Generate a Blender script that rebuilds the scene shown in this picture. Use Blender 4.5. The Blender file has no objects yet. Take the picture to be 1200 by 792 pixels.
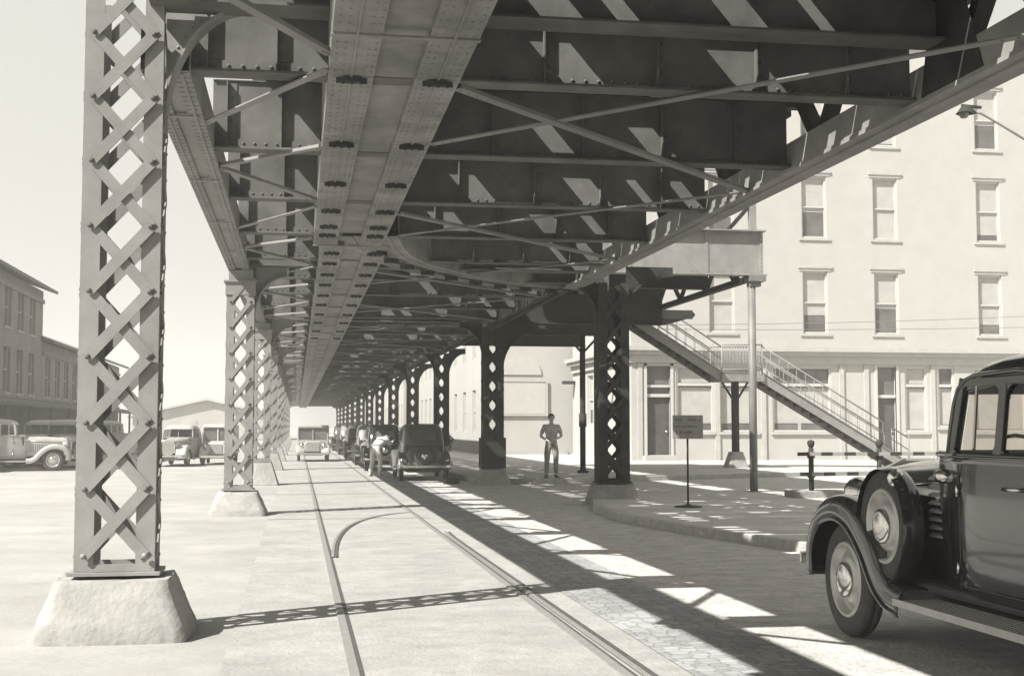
import bpy, bmesh, math, random
from mathutils import Vector, Matrix
R = math.radians
random.seed(7)
C = bpy.context.scene.collection
sc = bpy.context.scene

# ------------------------------------------------------------------ camera, sky, sun, exposure
cd = bpy.data.cameras.new('camera'); cam = bpy.data.objects.new('camera', cd); C.objects.link(cam)
cam.location = (0, 0, 1.5)
cd.sensor_width = 36.0; cd.lens = 36.0 * 1530 / 1200; cd.clip_start = 0.05; cd.clip_end = 3000
cam.rotation_euler = (R(90 + 3.889), 0, R(-9.332))
sc.camera = cam
SUN = Vector((-.85, -.50, 1.0)).normalized()
EL = math.asin(SUN.z); AZ = math.atan2(SUN.x, SUN.y)
w = bpy.data.worlds.new('World'); sc.world = w; w.use_nodes = True
nt = w.node_tree; nt.nodes.clear()
sky = nt.nodes.new('ShaderNodeTexSky'); sky.sky_type = 'NISHITA'; sky.sun_disc = False
sky.sun_elevation = EL; sky.sun_rotation = AZ; sky.dust_density = 5.0; sky.air_density = 1.0
bw = nt.nodes.new('ShaderNodeRGBToBW')
mixc = nt.nodes.new('ShaderNodeMix'); mixc.data_type = 'RGBA'; mixc.blend_type = 'MULTIPLY'
mixc.inputs[0].default_value = 1.0; mixc.inputs[7].default_value = (1.0, .975, .915, 1)
bg = nt.nodes.new('ShaderNodeBackground'); bg.inputs[1].default_value = 0.049
out = nt.nodes.new('ShaderNodeOutputWorld')
veil = nt.nodes.new('ShaderNodeMix'); veil.data_type = 'RGBA'; veil.inputs[0].default_value = .95; veil.inputs[7].default_value = (6.7, 6.7, 6.7, 1)   # even bright summer overcast veil
nt.links.new(sky.outputs[0], bw.inputs[0]); nt.links.new(bw.outputs[0], veil.inputs[6]); nt.links.new(veil.outputs[2], mixc.inputs[6])
nt.links.new(mixc.outputs[2], bg.inputs[0]); nt.links.new(bg.outputs[0], out.inputs[0])
sl = bpy.data.lights.new('sun', 'SUN'); so = bpy.data.objects.new('sun', sl); C.objects.link(so)
sl.energy = 5.0; sl.angle = R(0.5); sl.color = (1, .975, .915)
so.rotation_euler = SUN.to_track_quat('Z', 'Y').to_euler(); so.location = (-60, -25, 70)
sc.view_settings.view_transform = 'Standard'; sc.view_settings.look = 'None'
sc.view_settings.gamma = 1; sc.view_settings.use_curve_mapping = False
sc.view_settings.exposure = 1.2
sc.render.engine = 'CYCLES'
sc.cycles.max_bounces = 8; sc.cycles.diffuse_bounces = 4; sc.cycles.volume_bounces = 1

# ------------------------------------------------------------------ helpers
class MB:
    def __init__(s): s.v = []; s.f = []; s.m = []; s.sm = []
    def add(s, vs, fs, m=0, smooth=False):
        o = len(s.v); s.v += [tuple(p) for p in vs]
        for f in fs: s.f.append([i + o for i in f]); s.m.append(m); s.sm.append(smooth)
    def box(s, x0, x1, y0, y1, z0, z1, m=0):
        s.add([(x0,y0,z0),(x1,y0,z0),(x1,y1,z0),(x0,y1,z0),(x0,y0,z1),(x1,y0,z1),(x1,y1,z1),(x0,y1,z1)],
              [(0,3,2,1),(4,5,6,7),(0,1,5,4),(1,2,6,5),(2,3,7,6),(3,0,4,7)], m)
    def bar(s, a, b, wd, ht, up=(0,0,1), m=0):
        a = Vector(a); b = Vector(b); d = (b-a).normalized(); u = Vector(up)
        r = d.cross(u)
        if r.length < 1e-4: r = d.cross(Vector((1,0,0)))
        r.normalize(); u = r.cross(d).normalized()
        vs = [p + r*(sx*wd/2) + u*(sz*ht/2) for p in (a, b) for sx, sz in ((-1,-1),(1,-1),(1,1),(-1,1))]
        s.add(vs, [(0,1,2,3),(7,6,5,4),(0,4,5,1),(1,5,6,2),(2,6,7,3),(3,7,4,0)], m)
    def tube(s, pts, r, n=8, m=0, cap=True):
        pts = [Vector(p) for p in pts]
        rr = r if isinstance(r, (list, tuple)) else [r]*len(pts)
        vs = []; fs = []
        d0 = (pts[1]-pts[0]).normalized(); ref = Vector((0,0,1)) if abs(d0.z) < .9 else Vector((1,0,0))
        for i, p in enumerate(pts):
            d = (pts[min(i+1, len(pts)-1)] - pts[max(i-1, 0)]).normalized()
            a = d.cross(ref).normalized(); b = a.cross(d)
            for k in range(n):
                t = 2*math.pi*k/n; vs.append(p + (a*math.cos(t) + b*math.sin(t))*rr[i])
        for i in range(len(pts)-1):
            for k in range(n):
                fs.append((i*n+k, i*n+(k+1) % n, (i+1)*n+(k+1) % n, (i+1)*n+k))
        if cap: fs.append(tuple(range(n))[::-1]); fs.append(tuple((len(pts)-1)*n+k for k in range(n)))
        s.add(vs, fs, m, True)
    def prism(s, poly, axis, a, b, m=0):
        def P(u, v, w_): return (w_,u,v) if axis == 'x' else ((u,w_,v) if axis == 'y' else (u,v,w_))
        n = len(poly)
        s.add([P(u,v,a) for u,v in poly] + [P(u,v,b) for u,v in poly],
              [tuple(range(n))[::-1], tuple(range(n,2*n))] + [(i,(i+1)%n,n+(i+1)%n,n+i) for i in range(n)], m)
    def grid(s, rows, m=0, smooth=True, closed=False):
        nr = len(rows); nc = len(rows[0]); vs = [p for r_ in rows for p in r_]; fs = []
        for i in range(nr-1):
            for j in range(nc if closed else nc-1):
                fs.append((i*nc+j, i*nc+(j+1) % nc, (i+1)*nc+(j+1) % nc, (i+1)*nc+j))
        s.add(vs, fs, m, smooth)
    def lathe(s, prof, c=(0,0,0), axis='z', n=20, m=0):
        rows = []
        for r_, h_ in prof:
            row = []
            for k in range(n):
                t = 2*math.pi*k/n; a, b = r_*math.cos(t), r_*math.sin(t)
                p = (a,b,h_) if axis == 'z' else ((h_,a,b) if axis == 'x' else (a,h_,b))
                row.append((p[0]+c[0], p[1]+c[1], p[2]+c[2]))
            rows.append(row)
        s.grid(rows, m, True, True)
    def rivet(s, p, d, r=.018, n=6, m=0):
        p = Vector(p); d = Vector(d).normalized(); a = d.orthogonal().normalized(); b = d.cross(a)
        vs = []
        for rr, h_ in ((1,0),(.8,.45)):
            for k in range(n):
                t = 2*math.pi*k/n; vs.append(p + (a*math.cos(t)+b*math.sin(t))*r*rr + d*r*h_)
        vs.append(p + d*r*.7)
        fs = [(k,(k+1)%n,n+(k+1)%n,n+k) for k in range(n)] + [(n+k,n+(k+1)%n,2*n) for k in range(n)]
        s.add(vs, fs, m, True)
    def obj(s, name, mats, parent=None, bevel=0, weld=True, recalc=True):
        me = bpy.data.meshes.new(name); me.from_pydata([tuple(v) for v in s.v], [], s.f)
        for mt in (mats if isinstance(mats, (list, tuple)) else [mats]): me.materials.append(mt)
        for i, p in enumerate(me.polygons): p.material_index = s.m[i]; p.use_smooth = s.sm[i]
        if recalc:
            bm = bmesh.new(); bm.from_mesh(me); bmesh.ops.recalc_face_normals(bm, faces=bm.faces); bm.to_mesh(me); bm.free()
        o = bpy.data.objects.new(name, me); C.objects.link(o)
        if parent: o.parent = parent
        if bevel:
            b = o.modifiers.new('bevel', 'BEVEL'); b.width = bevel; b.segments = 2; b.limit_method = 'ANGLE'
        return o

def empty(name, loc=(0,0,0), rz=0):
    o = bpy.data.objects.new(name, None); C.objects.link(o); o.location = loc; o.rotation_euler = (0,0,rz)
    o.empty_display_size = .3
    return o
def tag(o, label=None, cat=None, group=None, kind=None):
    if label: o['label'] = label
    if cat: o['category'] = cat
    if group: o['group'] = group
    if kind: o['kind'] = kind
    return o
def kids(o): return [c for c in bpy.data.objects if c.parent == o]
def copy_tree(o, parent=None):
    c = o.copy(); C.objects.link(c); c.parent = parent
    for ch in kids(o): copy_tree(ch, c)
    return c
def recolor(o, frm, to):
    for ch in [o] + kids(o):
        if ch.type == 'MESH':
            for sl_ in ch.material_slots:
                if sl_.material == frm: sl_.link = 'OBJECT'; sl_.material = to
        if ch is not o: recolor(ch, frm, to)

def mat(name, v, rough=.8, var=.12, scale=3.0, metal=0, bump=0, bscale=40, tint=(1,.975,.925), spec=.5, detail=6, coord='Object', stain=0, coat=0):
    m = bpy.data.materials.new(name); m.use_nodes = True; t = m.node_tree; b = t.nodes['Principled BSDF']
    b.inputs['Roughness'].default_value = rough; b.inputs['Metallic'].default_value = metal
    b.inputs['Specular IOR Level'].default_value = spec
    if coat: b.inputs['Coat Weight'].default_value = coat; b.inputs['Coat Roughness'].default_value = .06
    tc = t.nodes.new('ShaderNodeNewGeometry') if coord == 'World' else t.nodes.new('ShaderNodeTexCoord')
    src = tc.outputs['Position'] if coord == 'World' else tc.outputs['Object']
    n = t.nodes.new('ShaderNodeTexNoise'); n.inputs['Scale'].default_value = scale; n.inputs['Detail'].default_value = detail
    n.inputs['Roughness'].default_value = .62
    t.links.new(src, n.inputs['Vector'])
    cr = t.nodes.new('ShaderNodeValToRGB'); t.links.new(n.outputs[0], cr.inputs[0])
    lo, hi = v*(1-var), v*(1+var)
    cr.color_ramp.elements[0].position = .33; cr.color_ramp.elements[1].position = .67
    cr.color_ramp.elements[0].color = (lo*tint[0], lo*tint[1], lo*tint[2], 1)
    cr.color_ramp.elements[1].color = (hi*tint[0], hi*tint[1], hi*tint[2], 1)
    col = cr.outputs[0]
    if stain:
        n2 = t.nodes.new('ShaderNodeTexNoise'); n2.inputs['Scale'].default_value = scale*.23; n2.inputs['Detail'].default_value = 9
        n2.inputs['Roughness'].default_value = .7; t.links.new(src, n2.inputs['Vector'])
        c2 = t.nodes.new('ShaderNodeValToRGB'); t.links.new(n2.outputs[0], c2.inputs[0])
        c2.color_ramp.elements[0].position = .38; c2.color_ramp.elements[1].position = .6
        k = 1-stain; c2.color_ramp.elements[0].color = (k,k,k,1); c2.color_ramp.elements[1].color = (1,1,1,1)
        mx = t.nodes.new('ShaderNodeMix'); mx.data_type = 'RGBA'; mx.blend_type = 'MULTIPLY'; mx.inputs[0].default_value = 1
        t.links.new(col, mx.inputs[6]); t.links.new(c2.outputs[0], mx.inputs[7]); col = mx.outputs[2]
    t.links.new(col, b.inputs['Base Color'])
    if bump:
        n3 = t.nodes.new('ShaderNodeTexNoise'); n3.inputs['Scale'].default_value = bscale; n3.inputs['Detail'].default_value = 5
        t.links.new(src, n3.inputs['Vector'])
        bp = t.nodes.new('ShaderNodeBump'); bp.inputs['Strength'].default_value = bump; bp.inputs['Distance'].default_value = .02
        t.links.new(n3.outputs[0], bp.inputs['Height']); t.links.new(bp.outputs[0], b.inputs['Normal'])
    return m

M = {}
M['steel'] = mat('painted_steel', .16, .55, .16, 2.2, bump=.07, bscale=60, stain=.22, coord='World')
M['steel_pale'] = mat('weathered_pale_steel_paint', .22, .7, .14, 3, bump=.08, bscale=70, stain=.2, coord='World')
M['beam'] = mat('floor_beam_steel', .125, .85, .22, 2.6, spec=.12, bump=.06, bscale=60, stain=.22, coord='World')
M['steel_dark'] = mat('dark_steel', .04, .85, .25, 2.5, bump=.25, bscale=30, stain=.3, spec=.15, coord='World')  # much darker steel tone for kerbside columns, trusses and small fittings
M['under'] = mat('soot_streaked_girder_steel', .22, .7, .2, 3.2, bump=.2, bscale=40, stain=.45, coord='World')
M['wood'] = mat('creosoted_timber', .04, .9, .3, 6, bump=.4, coord='World')
M['concrete'] = mat('rough_pier_concrete', .31, .95, .12, 5, bump=.55, bscale=16, stain=.2, coord='World')
M['concrete_dark'] = mat('dark_pier_concrete', .26, .95, .2, 5, bump=.8, bscale=14, stain=.25, coord='World')  # darker, blotchier concrete tone for kerbside piers, stair pier and barrier base
M['ground'] = mat('pale_dusty_paving', .30, .95, .09, 1.2, bump=.4, bscale=12, stain=.16, coord='World')
M['slab'] = mat('track_slab_concrete', .30, .93, .10, 4.5, bump=.5, bscale=25, stain=.2, coord='World')
M['asphalt'] = mat('worn_pale_asphalt', .47, .95, .16, 14, bump=1.0, bscale=30, stain=.3, coord='World')
M['walk'] = mat('sidewalk_flagstone', .42, .93, .1, 2, bump=.3, bscale=20, stain=.15, coord='World')
M['kerb'] = mat('granite_kerb', .34, .9, .18, 7, bump=.5, coord='World')
M['groove'] = mat('rail_groove_dirt', .06, .9, .3, 10, coord='World')
M['rail'] = mat('worn_rail_steel', .24, .5, .1, 8, metal=.1, coord='World')
M['wall'] = mat('pale_painted_brick', .38, .9, .04, 1.5, bump=.25, bscale=25, stain=.05, coord='World')
M['wall_b'] = mat('pale_stucco', .38, .9, .05, .7, bump=.2, stain=.07, coord='World')
M['wall_c'] = mat('grey_rendered_wall', .35, .9, .07, .8, bump=.2, stain=.1, coord='World')
M['trim'] = mat('light_stone_trim', .36, .85, .07, 3, coord='World')
M['frame'] = mat('cream_window_frame', .42, .7, .05, 6, coord='World')
M['shade'] = mat('drawn_window_shade', .34, .9, .1, 2.2, coord='World')
M['glass_dark'] = mat('dark_window_glass', .10, .12, .3, 1.5, coord='World')
M['door'] = mat('dark_door_wood', .06, .6, .3, 4, coord='World')
M['brick'] = mat('dark_brick', .24, .95, .16, 4, bump=.3, stain=.2, coord='World')
M['brick_hi'] = mat('sooty_brick_upper_storey', .21, .95, .16, 4, bump=.3, stain=.2, coord='World')
M['roofdk'] = mat('slate_roof', .10, .9, .2, 4, coord='World')
M['black'] = mat('black_car_paint', .02, .2, .2, 3, spec=.6, coat=1.0)
M['grey_paint'] = mat('dusty_dark_grey_paint', .10, .38, .2, 3, coat=.4)
M['pale_paint'] = mat('dusty_pale_paint', .30, .45, .1, 3)
M['mid_paint'] = mat('dusty_grey_paint', .24, .45, .12, 3)
M['tyre'] = mat('tyre_rubber', .045, .85, .25, 14, bump=.3)
M['chrome'] = mat('chrome', .62, .16, .05, 5, metal=1)
M['rim'] = mat('painted_wheel_disc', .42, .3, .12, 6, metal=.4)
M['cartrim'] = mat('pale_rubber_board_edge', .35, .5, .1, 8)
M['board'] = mat('ribbed_rubber_board', .14, .6, .2, 25, bump=.5)
M['interior'] = mat('dark_upholstery', .05, .9, .3, 5)
M['whitep'] = mat('white_enamel', .5, .5, .07, 8)
M['panel'] = mat('pale_panel', .395, .9, .05, 3)
M['signgrey'] = mat('weathered_sign_board', .20, .7, .18, 14)
M['letter'] = mat('faded_dark_sign_paint', .10, .8, .35, 30)
M['leaf'] = mat('shrub_leaves', .07, .8, .4, 8)
M['skin'] = mat('skin', .42, .7, .08, 9)
M['shirt'] = mat('grey_cotton_shirt', .40, .9, .15, 7)
M['white_cloth'] = mat('white_cotton', .5, .9, .06, 7)
M['trouser'] = mat('dark_trousers', .21, .9, .2, 7)
M['hair'] = mat('dark_hair', .05, .8, .3, 12)
M['shoe'] = mat('shoe_leather', .10, .5, .2, 12)
M['wire'] = mat('overhead_wire', .15, .6, .1, 5)
def glass(name, v, alpha):
    m = bpy.data.materials.new(name); m.use_nodes = True; t = m.node_tree; t.nodes.clear()
    o = t.nodes.new('ShaderNodeOutputMaterial'); mx = t.nodes.new('ShaderNodeMixShader')
    tr = t.nodes.new('ShaderNodeBsdfTransparent'); gl = t.nodes.new('ShaderNodeBsdfGlossy')
    tr.inputs[0].default_value = (v, v*.98, v*.94, 1); gl.inputs['Roughness'].default_value = .03
    fr = t.nodes.new('ShaderNodeFresnel'); fr.inputs[0].default_value = alpha
    t.links.new(fr.outputs[0], mx.inputs[0]); t.links.new(tr.outputs[0], mx.inputs[1]); t.links.new(gl.outputs[0], mx.inputs[2])
    t.links.new(mx.outputs[0], o.inputs[0]); return m
M['carglass'] = glass('car_window_glass', .8, 1.5)
def cobble():
    m = bpy.data.materials.new('granite_setts'); m.use_nodes = True; t = m.node_tree; b = t.nodes['Principled BSDF']
    g = t.nodes.new('ShaderNodeNewGeometry'); mp = t.nodes.new('ShaderNodeMapping'); mp.inputs['Scale'].default_value = (8.5, 11, 1)
    t.links.new(g.outputs['Position'], mp.inputs[0])
    ve = t.nodes.new('ShaderNodeTexVoronoi'); ve.feature = 'DISTANCE_TO_EDGE'; ve.inputs['Randomness'].default_value = .55; ve.inputs['Scale'].default_value = 1
    vc = t.nodes.new('ShaderNodeTexVoronoi'); vc.inputs['Randomness'].default_value = .55; vc.inputs['Scale'].default_value = 1
    t.links.new(mp.outputs[0], ve.inputs['Vector']); t.links.new(mp.outputs[0], vc.inputs['Vector'])
    b2 = t.nodes.new('ShaderNodeRGBToBW'); t.links.new(vc.outputs['Color'], b2.inputs[0])
    mr = t.nodes.new('ShaderNodeMapRange'); mr.inputs['To Min'].default_value = .24; mr.inputs['To Max'].default_value = .38; t.links.new(b2.outputs[0], mr.inputs[0])
    me_ = t.nodes.new('ShaderNodeMapRange'); me_.inputs['From Max'].default_value = .14; me_.inputs['To Min'].default_value = .68; t.links.new(ve.outputs['Distance'], me_.inputs[0])
    nz = t.nodes.new('ShaderNodeTexNoise'); nz.inputs['Scale'].default_value = 1.3; nz.inputs['Detail'].default_value = 8; t.links.new(g.outputs['Position'], nz.inputs['Vector'])
    mn = t.nodes.new('ShaderNodeMapRange'); mn.inputs['From Min'].default_value = .3; mn.inputs['From Max'].default_value = .65; mn.inputs['To Min'].default_value = .7; t.links.new(nz.outputs[0], mn.inputs[0])
    a1 = t.nodes.new('ShaderNodeMath'); a1.operation = 'MULTIPLY'; a2 = t.nodes.new('ShaderNodeMath'); a2.operation = 'MULTIPLY'
    t.links.new(mr.outputs[0], a1.inputs[0]); t.links.new(me_.outputs[0], a1.inputs[1]); t.links.new(a1.outputs[0], a2.inputs[0]); t.links.new(mn.outputs[0], a2.inputs[1])
    cc = t.nodes.new('ShaderNodeCombineColor'); t.links.new(a2.outputs[0], cc.inputs[0]); t.links.new(a2.outputs[0], cc.inputs[1]); t.links.new(a2.outputs[0], cc.inputs[2])
    t.links.new(cc.outputs[0], b.inputs['Base Color']); b.inputs['Roughness'].default_value = .85
    bp = t.nodes.new('ShaderNodeBump'); bp.inputs['Strength'].default_value = .6; bp.inputs['Distance'].default_value = .02
    t.links.new(me_.outputs[0], bp.inputs['Height']); t.links.new(bp.outputs[0], b.inputs['Normal']); return m
M['cobble'] = cobble()

# ------------------------------------------------------------------ ground
def sheet(name, poly, z, m):
    b = MB(); b.add([(x,y,z) for x,y in poly], [tuple(range(len(poly)))]); o = b.obj(name, m, recalc=False)
    me = o.data
    if me.polygons[0].normal.z < 0: me.flip_normals()
    return tag(o, kind='structure')
sheet('ground', [(-900,-300),(900,-300),(900,1500),(-900,1500)], 0, M['ground'])
sheet('road', [(2.75,-20),(7.0,-20),(6.6,5),(6.0,14.7),(5.4,17.5),(5.05,20.2),(5.2,22.8),(6.4,26),(30,27),(60,28),(60,52),(14,37.2),(5.6,33.4),(4.6,35.5),(4.6,230),(2.75,230)], .004, M['asphalt'])
sheet('track_bed', [(-.45,-20),(2.38,-20),(2.38,300),(-.45,300)], .006, M['slab'])
sheet('cobbled_strip', [(2.38,-20),(3.25,-20),(3.25,300),(2.38,300)], .009, M['cobble'])
# slab joints + a few tar lines
b = MB()
for y in (6.2, 21.6, 29.5, 40, 52, 66): b.box(-.45, 2.17, y, y+.03, .004, .0095)
tag(b.obj('paving_joint', M['groove']), kind='structure')
# rails with their flange grooves
b = MB()
for x in (.36, 1.98):
    b.box(x-.03, x+.03, -20, 260, .0, .016)
    b.box(x+.03, x+.058, -20, 260, .0, .012, 1)
def strip(b, pts, wd, z, m):
    rows = []
    for i, p in enumerate(pts):
        a = Vector(pts[max(i-1,0)]); c = Vector(pts[min(i+1,len(pts)-1)]); d = (c-a).normalized(); n_ = Vector((-d.y, d.x))
        rows.append([(p[0]+n_.x*wd/2, p[1]+n_.y*wd/2, z), (p[0]-n_.x*wd/2, p[1]-n_.y*wd/2, z)])
    b.grid(rows, m, False)
def bez(p0, p1, p2, p3, n=18):
    r_ = []
    for i in range(n+1):
        t = i/n; r_.append(tuple((1-t)**3*a + 3*t*(1-t)**2*b_ + 3*t*t*(1-t)*c + t**3*d for a,b_,c,d in zip(p0,p1,p2,p3)))
    return r_
cv = bez((.42,15.2),(.52,19.5),(1.0,22.2),(1.93,23.0)); strip(b, cv, .035, .019, 0); strip(b, [(x+.04,y-.02) for x,y in cv], .035, .0175, 1)
cv = bez((2.1,18.6),(2.05,17.8),(2.06,16.8),(2.09,6)); strip(b, cv, .05, .0185, 0); strip(b, [(x+.05,y) for x,y in cv], .04, .017, 1)
tag(b.obj('tram_rails', [M['rail'], M['groove']]), kind='structure')

def slab(name, poly, z0, z1, m, bevel=.02):
    b = MB(); b.prism(poly, 'z', z0, z1); return tag(b.obj(name, m, bevel=bevel), kind='structure')
def offs(poly, d):
    return poly
near_k = [(7.0,-20),(6.6,5),(6.0,14.7),(5.4,17.5),(5.05,20.2),(5.2,22.8),(5.7,24.9),(6.9,26.6),(10,27.6),(60,29)]
far_k = [(60,52),(14,37.4),(8.5,35.1),(6.2,34.0),(5.3,34.2),(4.7,35.6),(4.55,38),(4.55,230)]
def kerb_run(pts, wd, z):
    b = MB(); rows = []
    for i, p in enumerate(pts):
        a = Vector(pts[max(i-1,0)]); c = Vector(pts[min(i+1,len(pts)-1)]); d = (c-a).normalized(); n_ = Vector((d.y, -d.x))
        o_ = (p[0]+n_.x*wd, p[1]+n_.y*wd)
        rows.append([(p[0],p[1],-.02),(p[0],p[1],z),(o_[0],o_[1],z),(o_[0],o_[1],-.02)])
    b.grid(rows, 0, False, True); return tag(b.obj('kerb', M['kerb'], bevel=.015), kind='structure')
kerb_run(near_k, .16, .135)
kerb_run(far_k, .16, .135)
sheet('sidewalk', [(x+.1,y-.02*(y>24)) for x,y in near_k] + [(60,-20)], .13, M['walk'])
sheet('sidewalk', [(60,52.1),(14.05,37.52),(8.5,35.2),(6.2,34.1),(5.4,34.3),(4.8,35.7),(4.66,38),(4.66,230),(60,230)], .13, M['walk'])
# flagstone joints on the two pavements
b = MB()
for y in range(38, 52, 2): b.box(6, 45, y+1.2, y+1.225, .125, .1345)
for x in range(6, 44, 2): b.box(x, x+.025, 40, 52, .125, .134)
for y in range(0, 25, 2): b.box(6.9, 20, y, y+.025, .125, .134)
for x in (8,10,12,14): b.box(x, x+.025, 0, 25, .125, .1345)
tag(b.obj('sidewalk_joint', M['kerb']), kind='structure')

# ------------------------------------------------------------------ elevated railway
ER = empty('elevated_railway', (0, 24, 0))
tag(ER, 'long riveted steel elevated railway deck running away overhead above the street', 'railway viaduct')
EO = Vector((0, 24, 0))
def ep(b, name, m, parent=ER, **k):     # part of the viaduct, given in world coordinates
    off = EO
    b.v = [tuple(Vector(p)-off) for p in b.v]
    return b.obj(name, m, parent, **k)
YE = 190
# centre box girder
def box_girder(path, wd, z0, z1, seg_m=0, name='girder'):
    b = MB(); n = len(path); rows = []
    prof = [(-.5,0),(-.5,-1),(-.16,-1),(-.16,-.93),(.16,-.93),(.16,-1),(.5,-1),(.5,0)]   # (u, v: -1 bottom .. 0 top)
    for i, p in enumerate(path):
        a = Vector(path[max(i-1,0)]); c = Vector(path[min(i+1,n-1)]); d = (c-a).normalized(); r_ = Vector((d.y, -d.x))
        rows.append([(p[0]+r_.x*u*wd, p[1]+r_.y*u*wd, z1+(z1-z0)*v*(1 if v > -1 or True else 1)) for u, v in prof])
    b.grid(rows, 0, False, True)
    return b, path
def girder_details(b, path, wd, z0, spacing=1.05, rv=.35):
    # thin raised cover strips along each flange, splice plates and bolt clusters
    for u in (-.33, .33):
        for i in range(len(path)-1):
            a = Vector(path[i]); c = Vector(path[i+1]); d = (c-a).normalized(); r_ = Vector((d.y,-d.x))
            p = a + r_*u*wd; q = c + r_*u*wd
            b.bar((p.x,p.y,z0-.006), (q.x,q.y,z0-.006), .018, .014)
    dist = 0
    for i in range(len(path)-1):
        a = Vector(path[i]); c = Vector(path[i+1]); L = (c-a).length; d = (c-a)/L; r_ = Vector((d.y,-d.x)); s_ = 0
        while s_ < L:
            if a.y + d.y*s_ < 60:
                for u in (-.46,-.40,-.24,-.19,.19,.24,.40,.46):
                    p = a + d*s_ + r_*u*wd; b.rivet((p.x,p.y,z0), (0,0,-1), .013, 5)
            s_ += .15
b, pth = box_girder([(.72,-34),(.72,19.4),(.83,19.6),(.83,60),(.83,YE)], 1.02, 4.2, 5.02)
girder_details(b, [(.72,-2),(.72,19.4)], 1.02, 4.2); girder_details(b, [(.83,19.6),(.83,60)], .98, 4.2)
for y in (10.05, 12.4, 14.45, 16.3, 17.6, 18.4, 20.3, 21.6, 23.2, 24.9, 26.9, 29, 31.5, 34, 37, 40):
    for x in (.39, 1.06):
        xx = x + (.11 if y > 19.5 else 0)
        b.prism([(xx-.12,y+.0),(xx+.12,y+.0),(xx+.05,y-.08),(xx-.05,y-.08)], 'z', 4.155, 4.2, 1)
        for dx in (-.07, 0, .07): b.rivet((xx+dx, y-.04, 4.155), (0,0,-1), .022, 6, 1)
for y in (8.9, 19.5): b.box(.2, 1.24, y-.03, y+.03, 4.185, 4.2)
ep(b, 'centre_girder', [M['under'], M['steel_dark']])
# side edge girder over the near row of columns
b, pth = box_girder([(-1.02,10.05),(-1.02,YE)], .36, 4.2, 4.56)
girder_details(b, [(-1.02,10.1),(-1.02,50)], .36, 4.2)
for y in range(11, 190, 3): b.box(-1.17, -.87, y+.5, y+.56, 4.188, 4.2)
ep(b, 'edge_girder', M['steel_pale'])
b = MB(); b.box(-1.2, -.9, -34, 9.5, 4.72, 4.95); ep(b, 'edge_girder', M['steel'])
# curved girder swinging out to the far column
cp = [(1.0,18.6),(1.35,20.6),(2.0,22.2),(3.0,23.7),(4.1,24.8),(5.2,25.4),(6.0,25.7)]
cp2 = []
for i in range(len(cp)-1):
    for k in range(4):
        t = k/4; p0 = cp[max(i-1,0)]; p1 = cp[i]; p2 = cp[i+1]; p3 = cp[min(i+2,len(cp)-1)]
        cp2.append(tuple(.5*((2*b1)+(-a1+c1)*t+(2*a1-5*b1+4*c1-d1)*t*t+(-a1+3*b1-3*c1+d1)*t**3) for a1,b1,c1,d1 in zip(p0,p1,p2,p3)))
cp2.append(cp[-1])
b, pth = box_girder(cp2, .8, 4.215, 5.0)
girder_details(b, cp2, .8, 4.215)
for i in range(3, len(cp2)-1, 2):
    x, y = cp2[i]; b.prism([(x-.12,y+.05),(x+.12,y+.05),(x+.05,y-.06),(x-.05,y-.06)], 'z', 4.14, 4.215, 1)
ep(b, 'curved_girder', [M['under'], M['steel_dark']])
# open truss along the street edge (underside seen from below)
b = MB()
TX = 5.30
b.box(TX-.17, TX+.17, -34, 25, 4.2, 4.24)
b.box(TX-.15, TX-.125, -8, 25, 4.24, 4.52); b.box(TX+.125, TX+.15, -8, 25, 4.24, 4.52)
b.box(TX-.04, TX+.04, -8, 25, 4.185, 4.2)
ep(b, 'truss_chord', M['steel_pale'])
b = MB(); b.box(TX-.15, TX+.15, -8, 25, 6.0, 6.2); ep(b, 'truss_chord', M['steel_dark'])
tn = [8.3-2*i for i in range(1,8)] + [8.3+i*1.425 for i in range(0, 12)]; tn.sort()
for i in range(len(tn)-1):
    b = MB(); up = i % 2 == 0
    b.bar((TX, tn[i], 4.4 if up else 6.05), (TX, tn[i+1], 6.05 if up else 4.4), .12, .14, (1,0,0)); 
    b.rivet((TX-.06, tn[i], 4.5), (-1,0,0), .03)
    ep(b, 'truss_diagonal', M['steel_dark'])
for y in (7.4, 9.6, 24.0):
    b = MB(); b.prism([(y-.5,4.25),(y+.5,4.25),(y+.3,5.0),(y-.2,5.0)], 'x', TX-.16, TX-.15); ep(b, 'gusset_plate', M['steel_dark'])
b, pth = box_girder([(5.2,25),(5.2,YE)], .34, 4.2, 5.0)
ep(b, 'edge_girder', M['steel_dark'])
# floor beams
FB = [10.3 + 2.85*k for k in range(-9, 60)]
FB = [y for y in FB if y < YE-6]
def floor_beam(y, near):
    b = MB(); x0, x1 = -.86, 5.14
    b.box(x0, x1, y-.006, y+.006, 4.266, 4.945)
    b.box(x0, x1, y-.11, y+.11, 4.25, 4.265); b.box(x0, x1, y-.10, y-.006, 4.266, 4.275); b.box(x0, x1, y-.018, y-.007, 4.275, 4.36)
    b.box(x0, x1, y-.03, y+.11, 4.946, 4.957)
    for x in (-.72, -.19, 1.95, 2.9, 3.75, 4.55):
        b.box(x-.006, x+.006, y-.08, y-.019, 4.277, 4.94); b.box(x, x+.09, y-.0175, y-.0075, 4.365, 4.94)
    if near:
        x = x0+.08
        while x < x1:
            if not (.2 < x < 1.25):
                b.rivet((x, y-.018, 4.32), (0,-1,0), .017, 5)
                b.rivet((x, y-.06, 4.275), (0,0,1), .016, 5)
            x += .11
        for x in (-.72, -.19, 1.95, 2.9, 3.75, 4.55):
            z = 4.42
            while z < 4.83: b.rivet((x+.05, y-.018, z), (0,-1,0), .016, 5); z += .12
    return ep(b, 'floor_beam', M['beam'])
for y in FB: floor_beam(y, 7 < y < 32)
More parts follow.
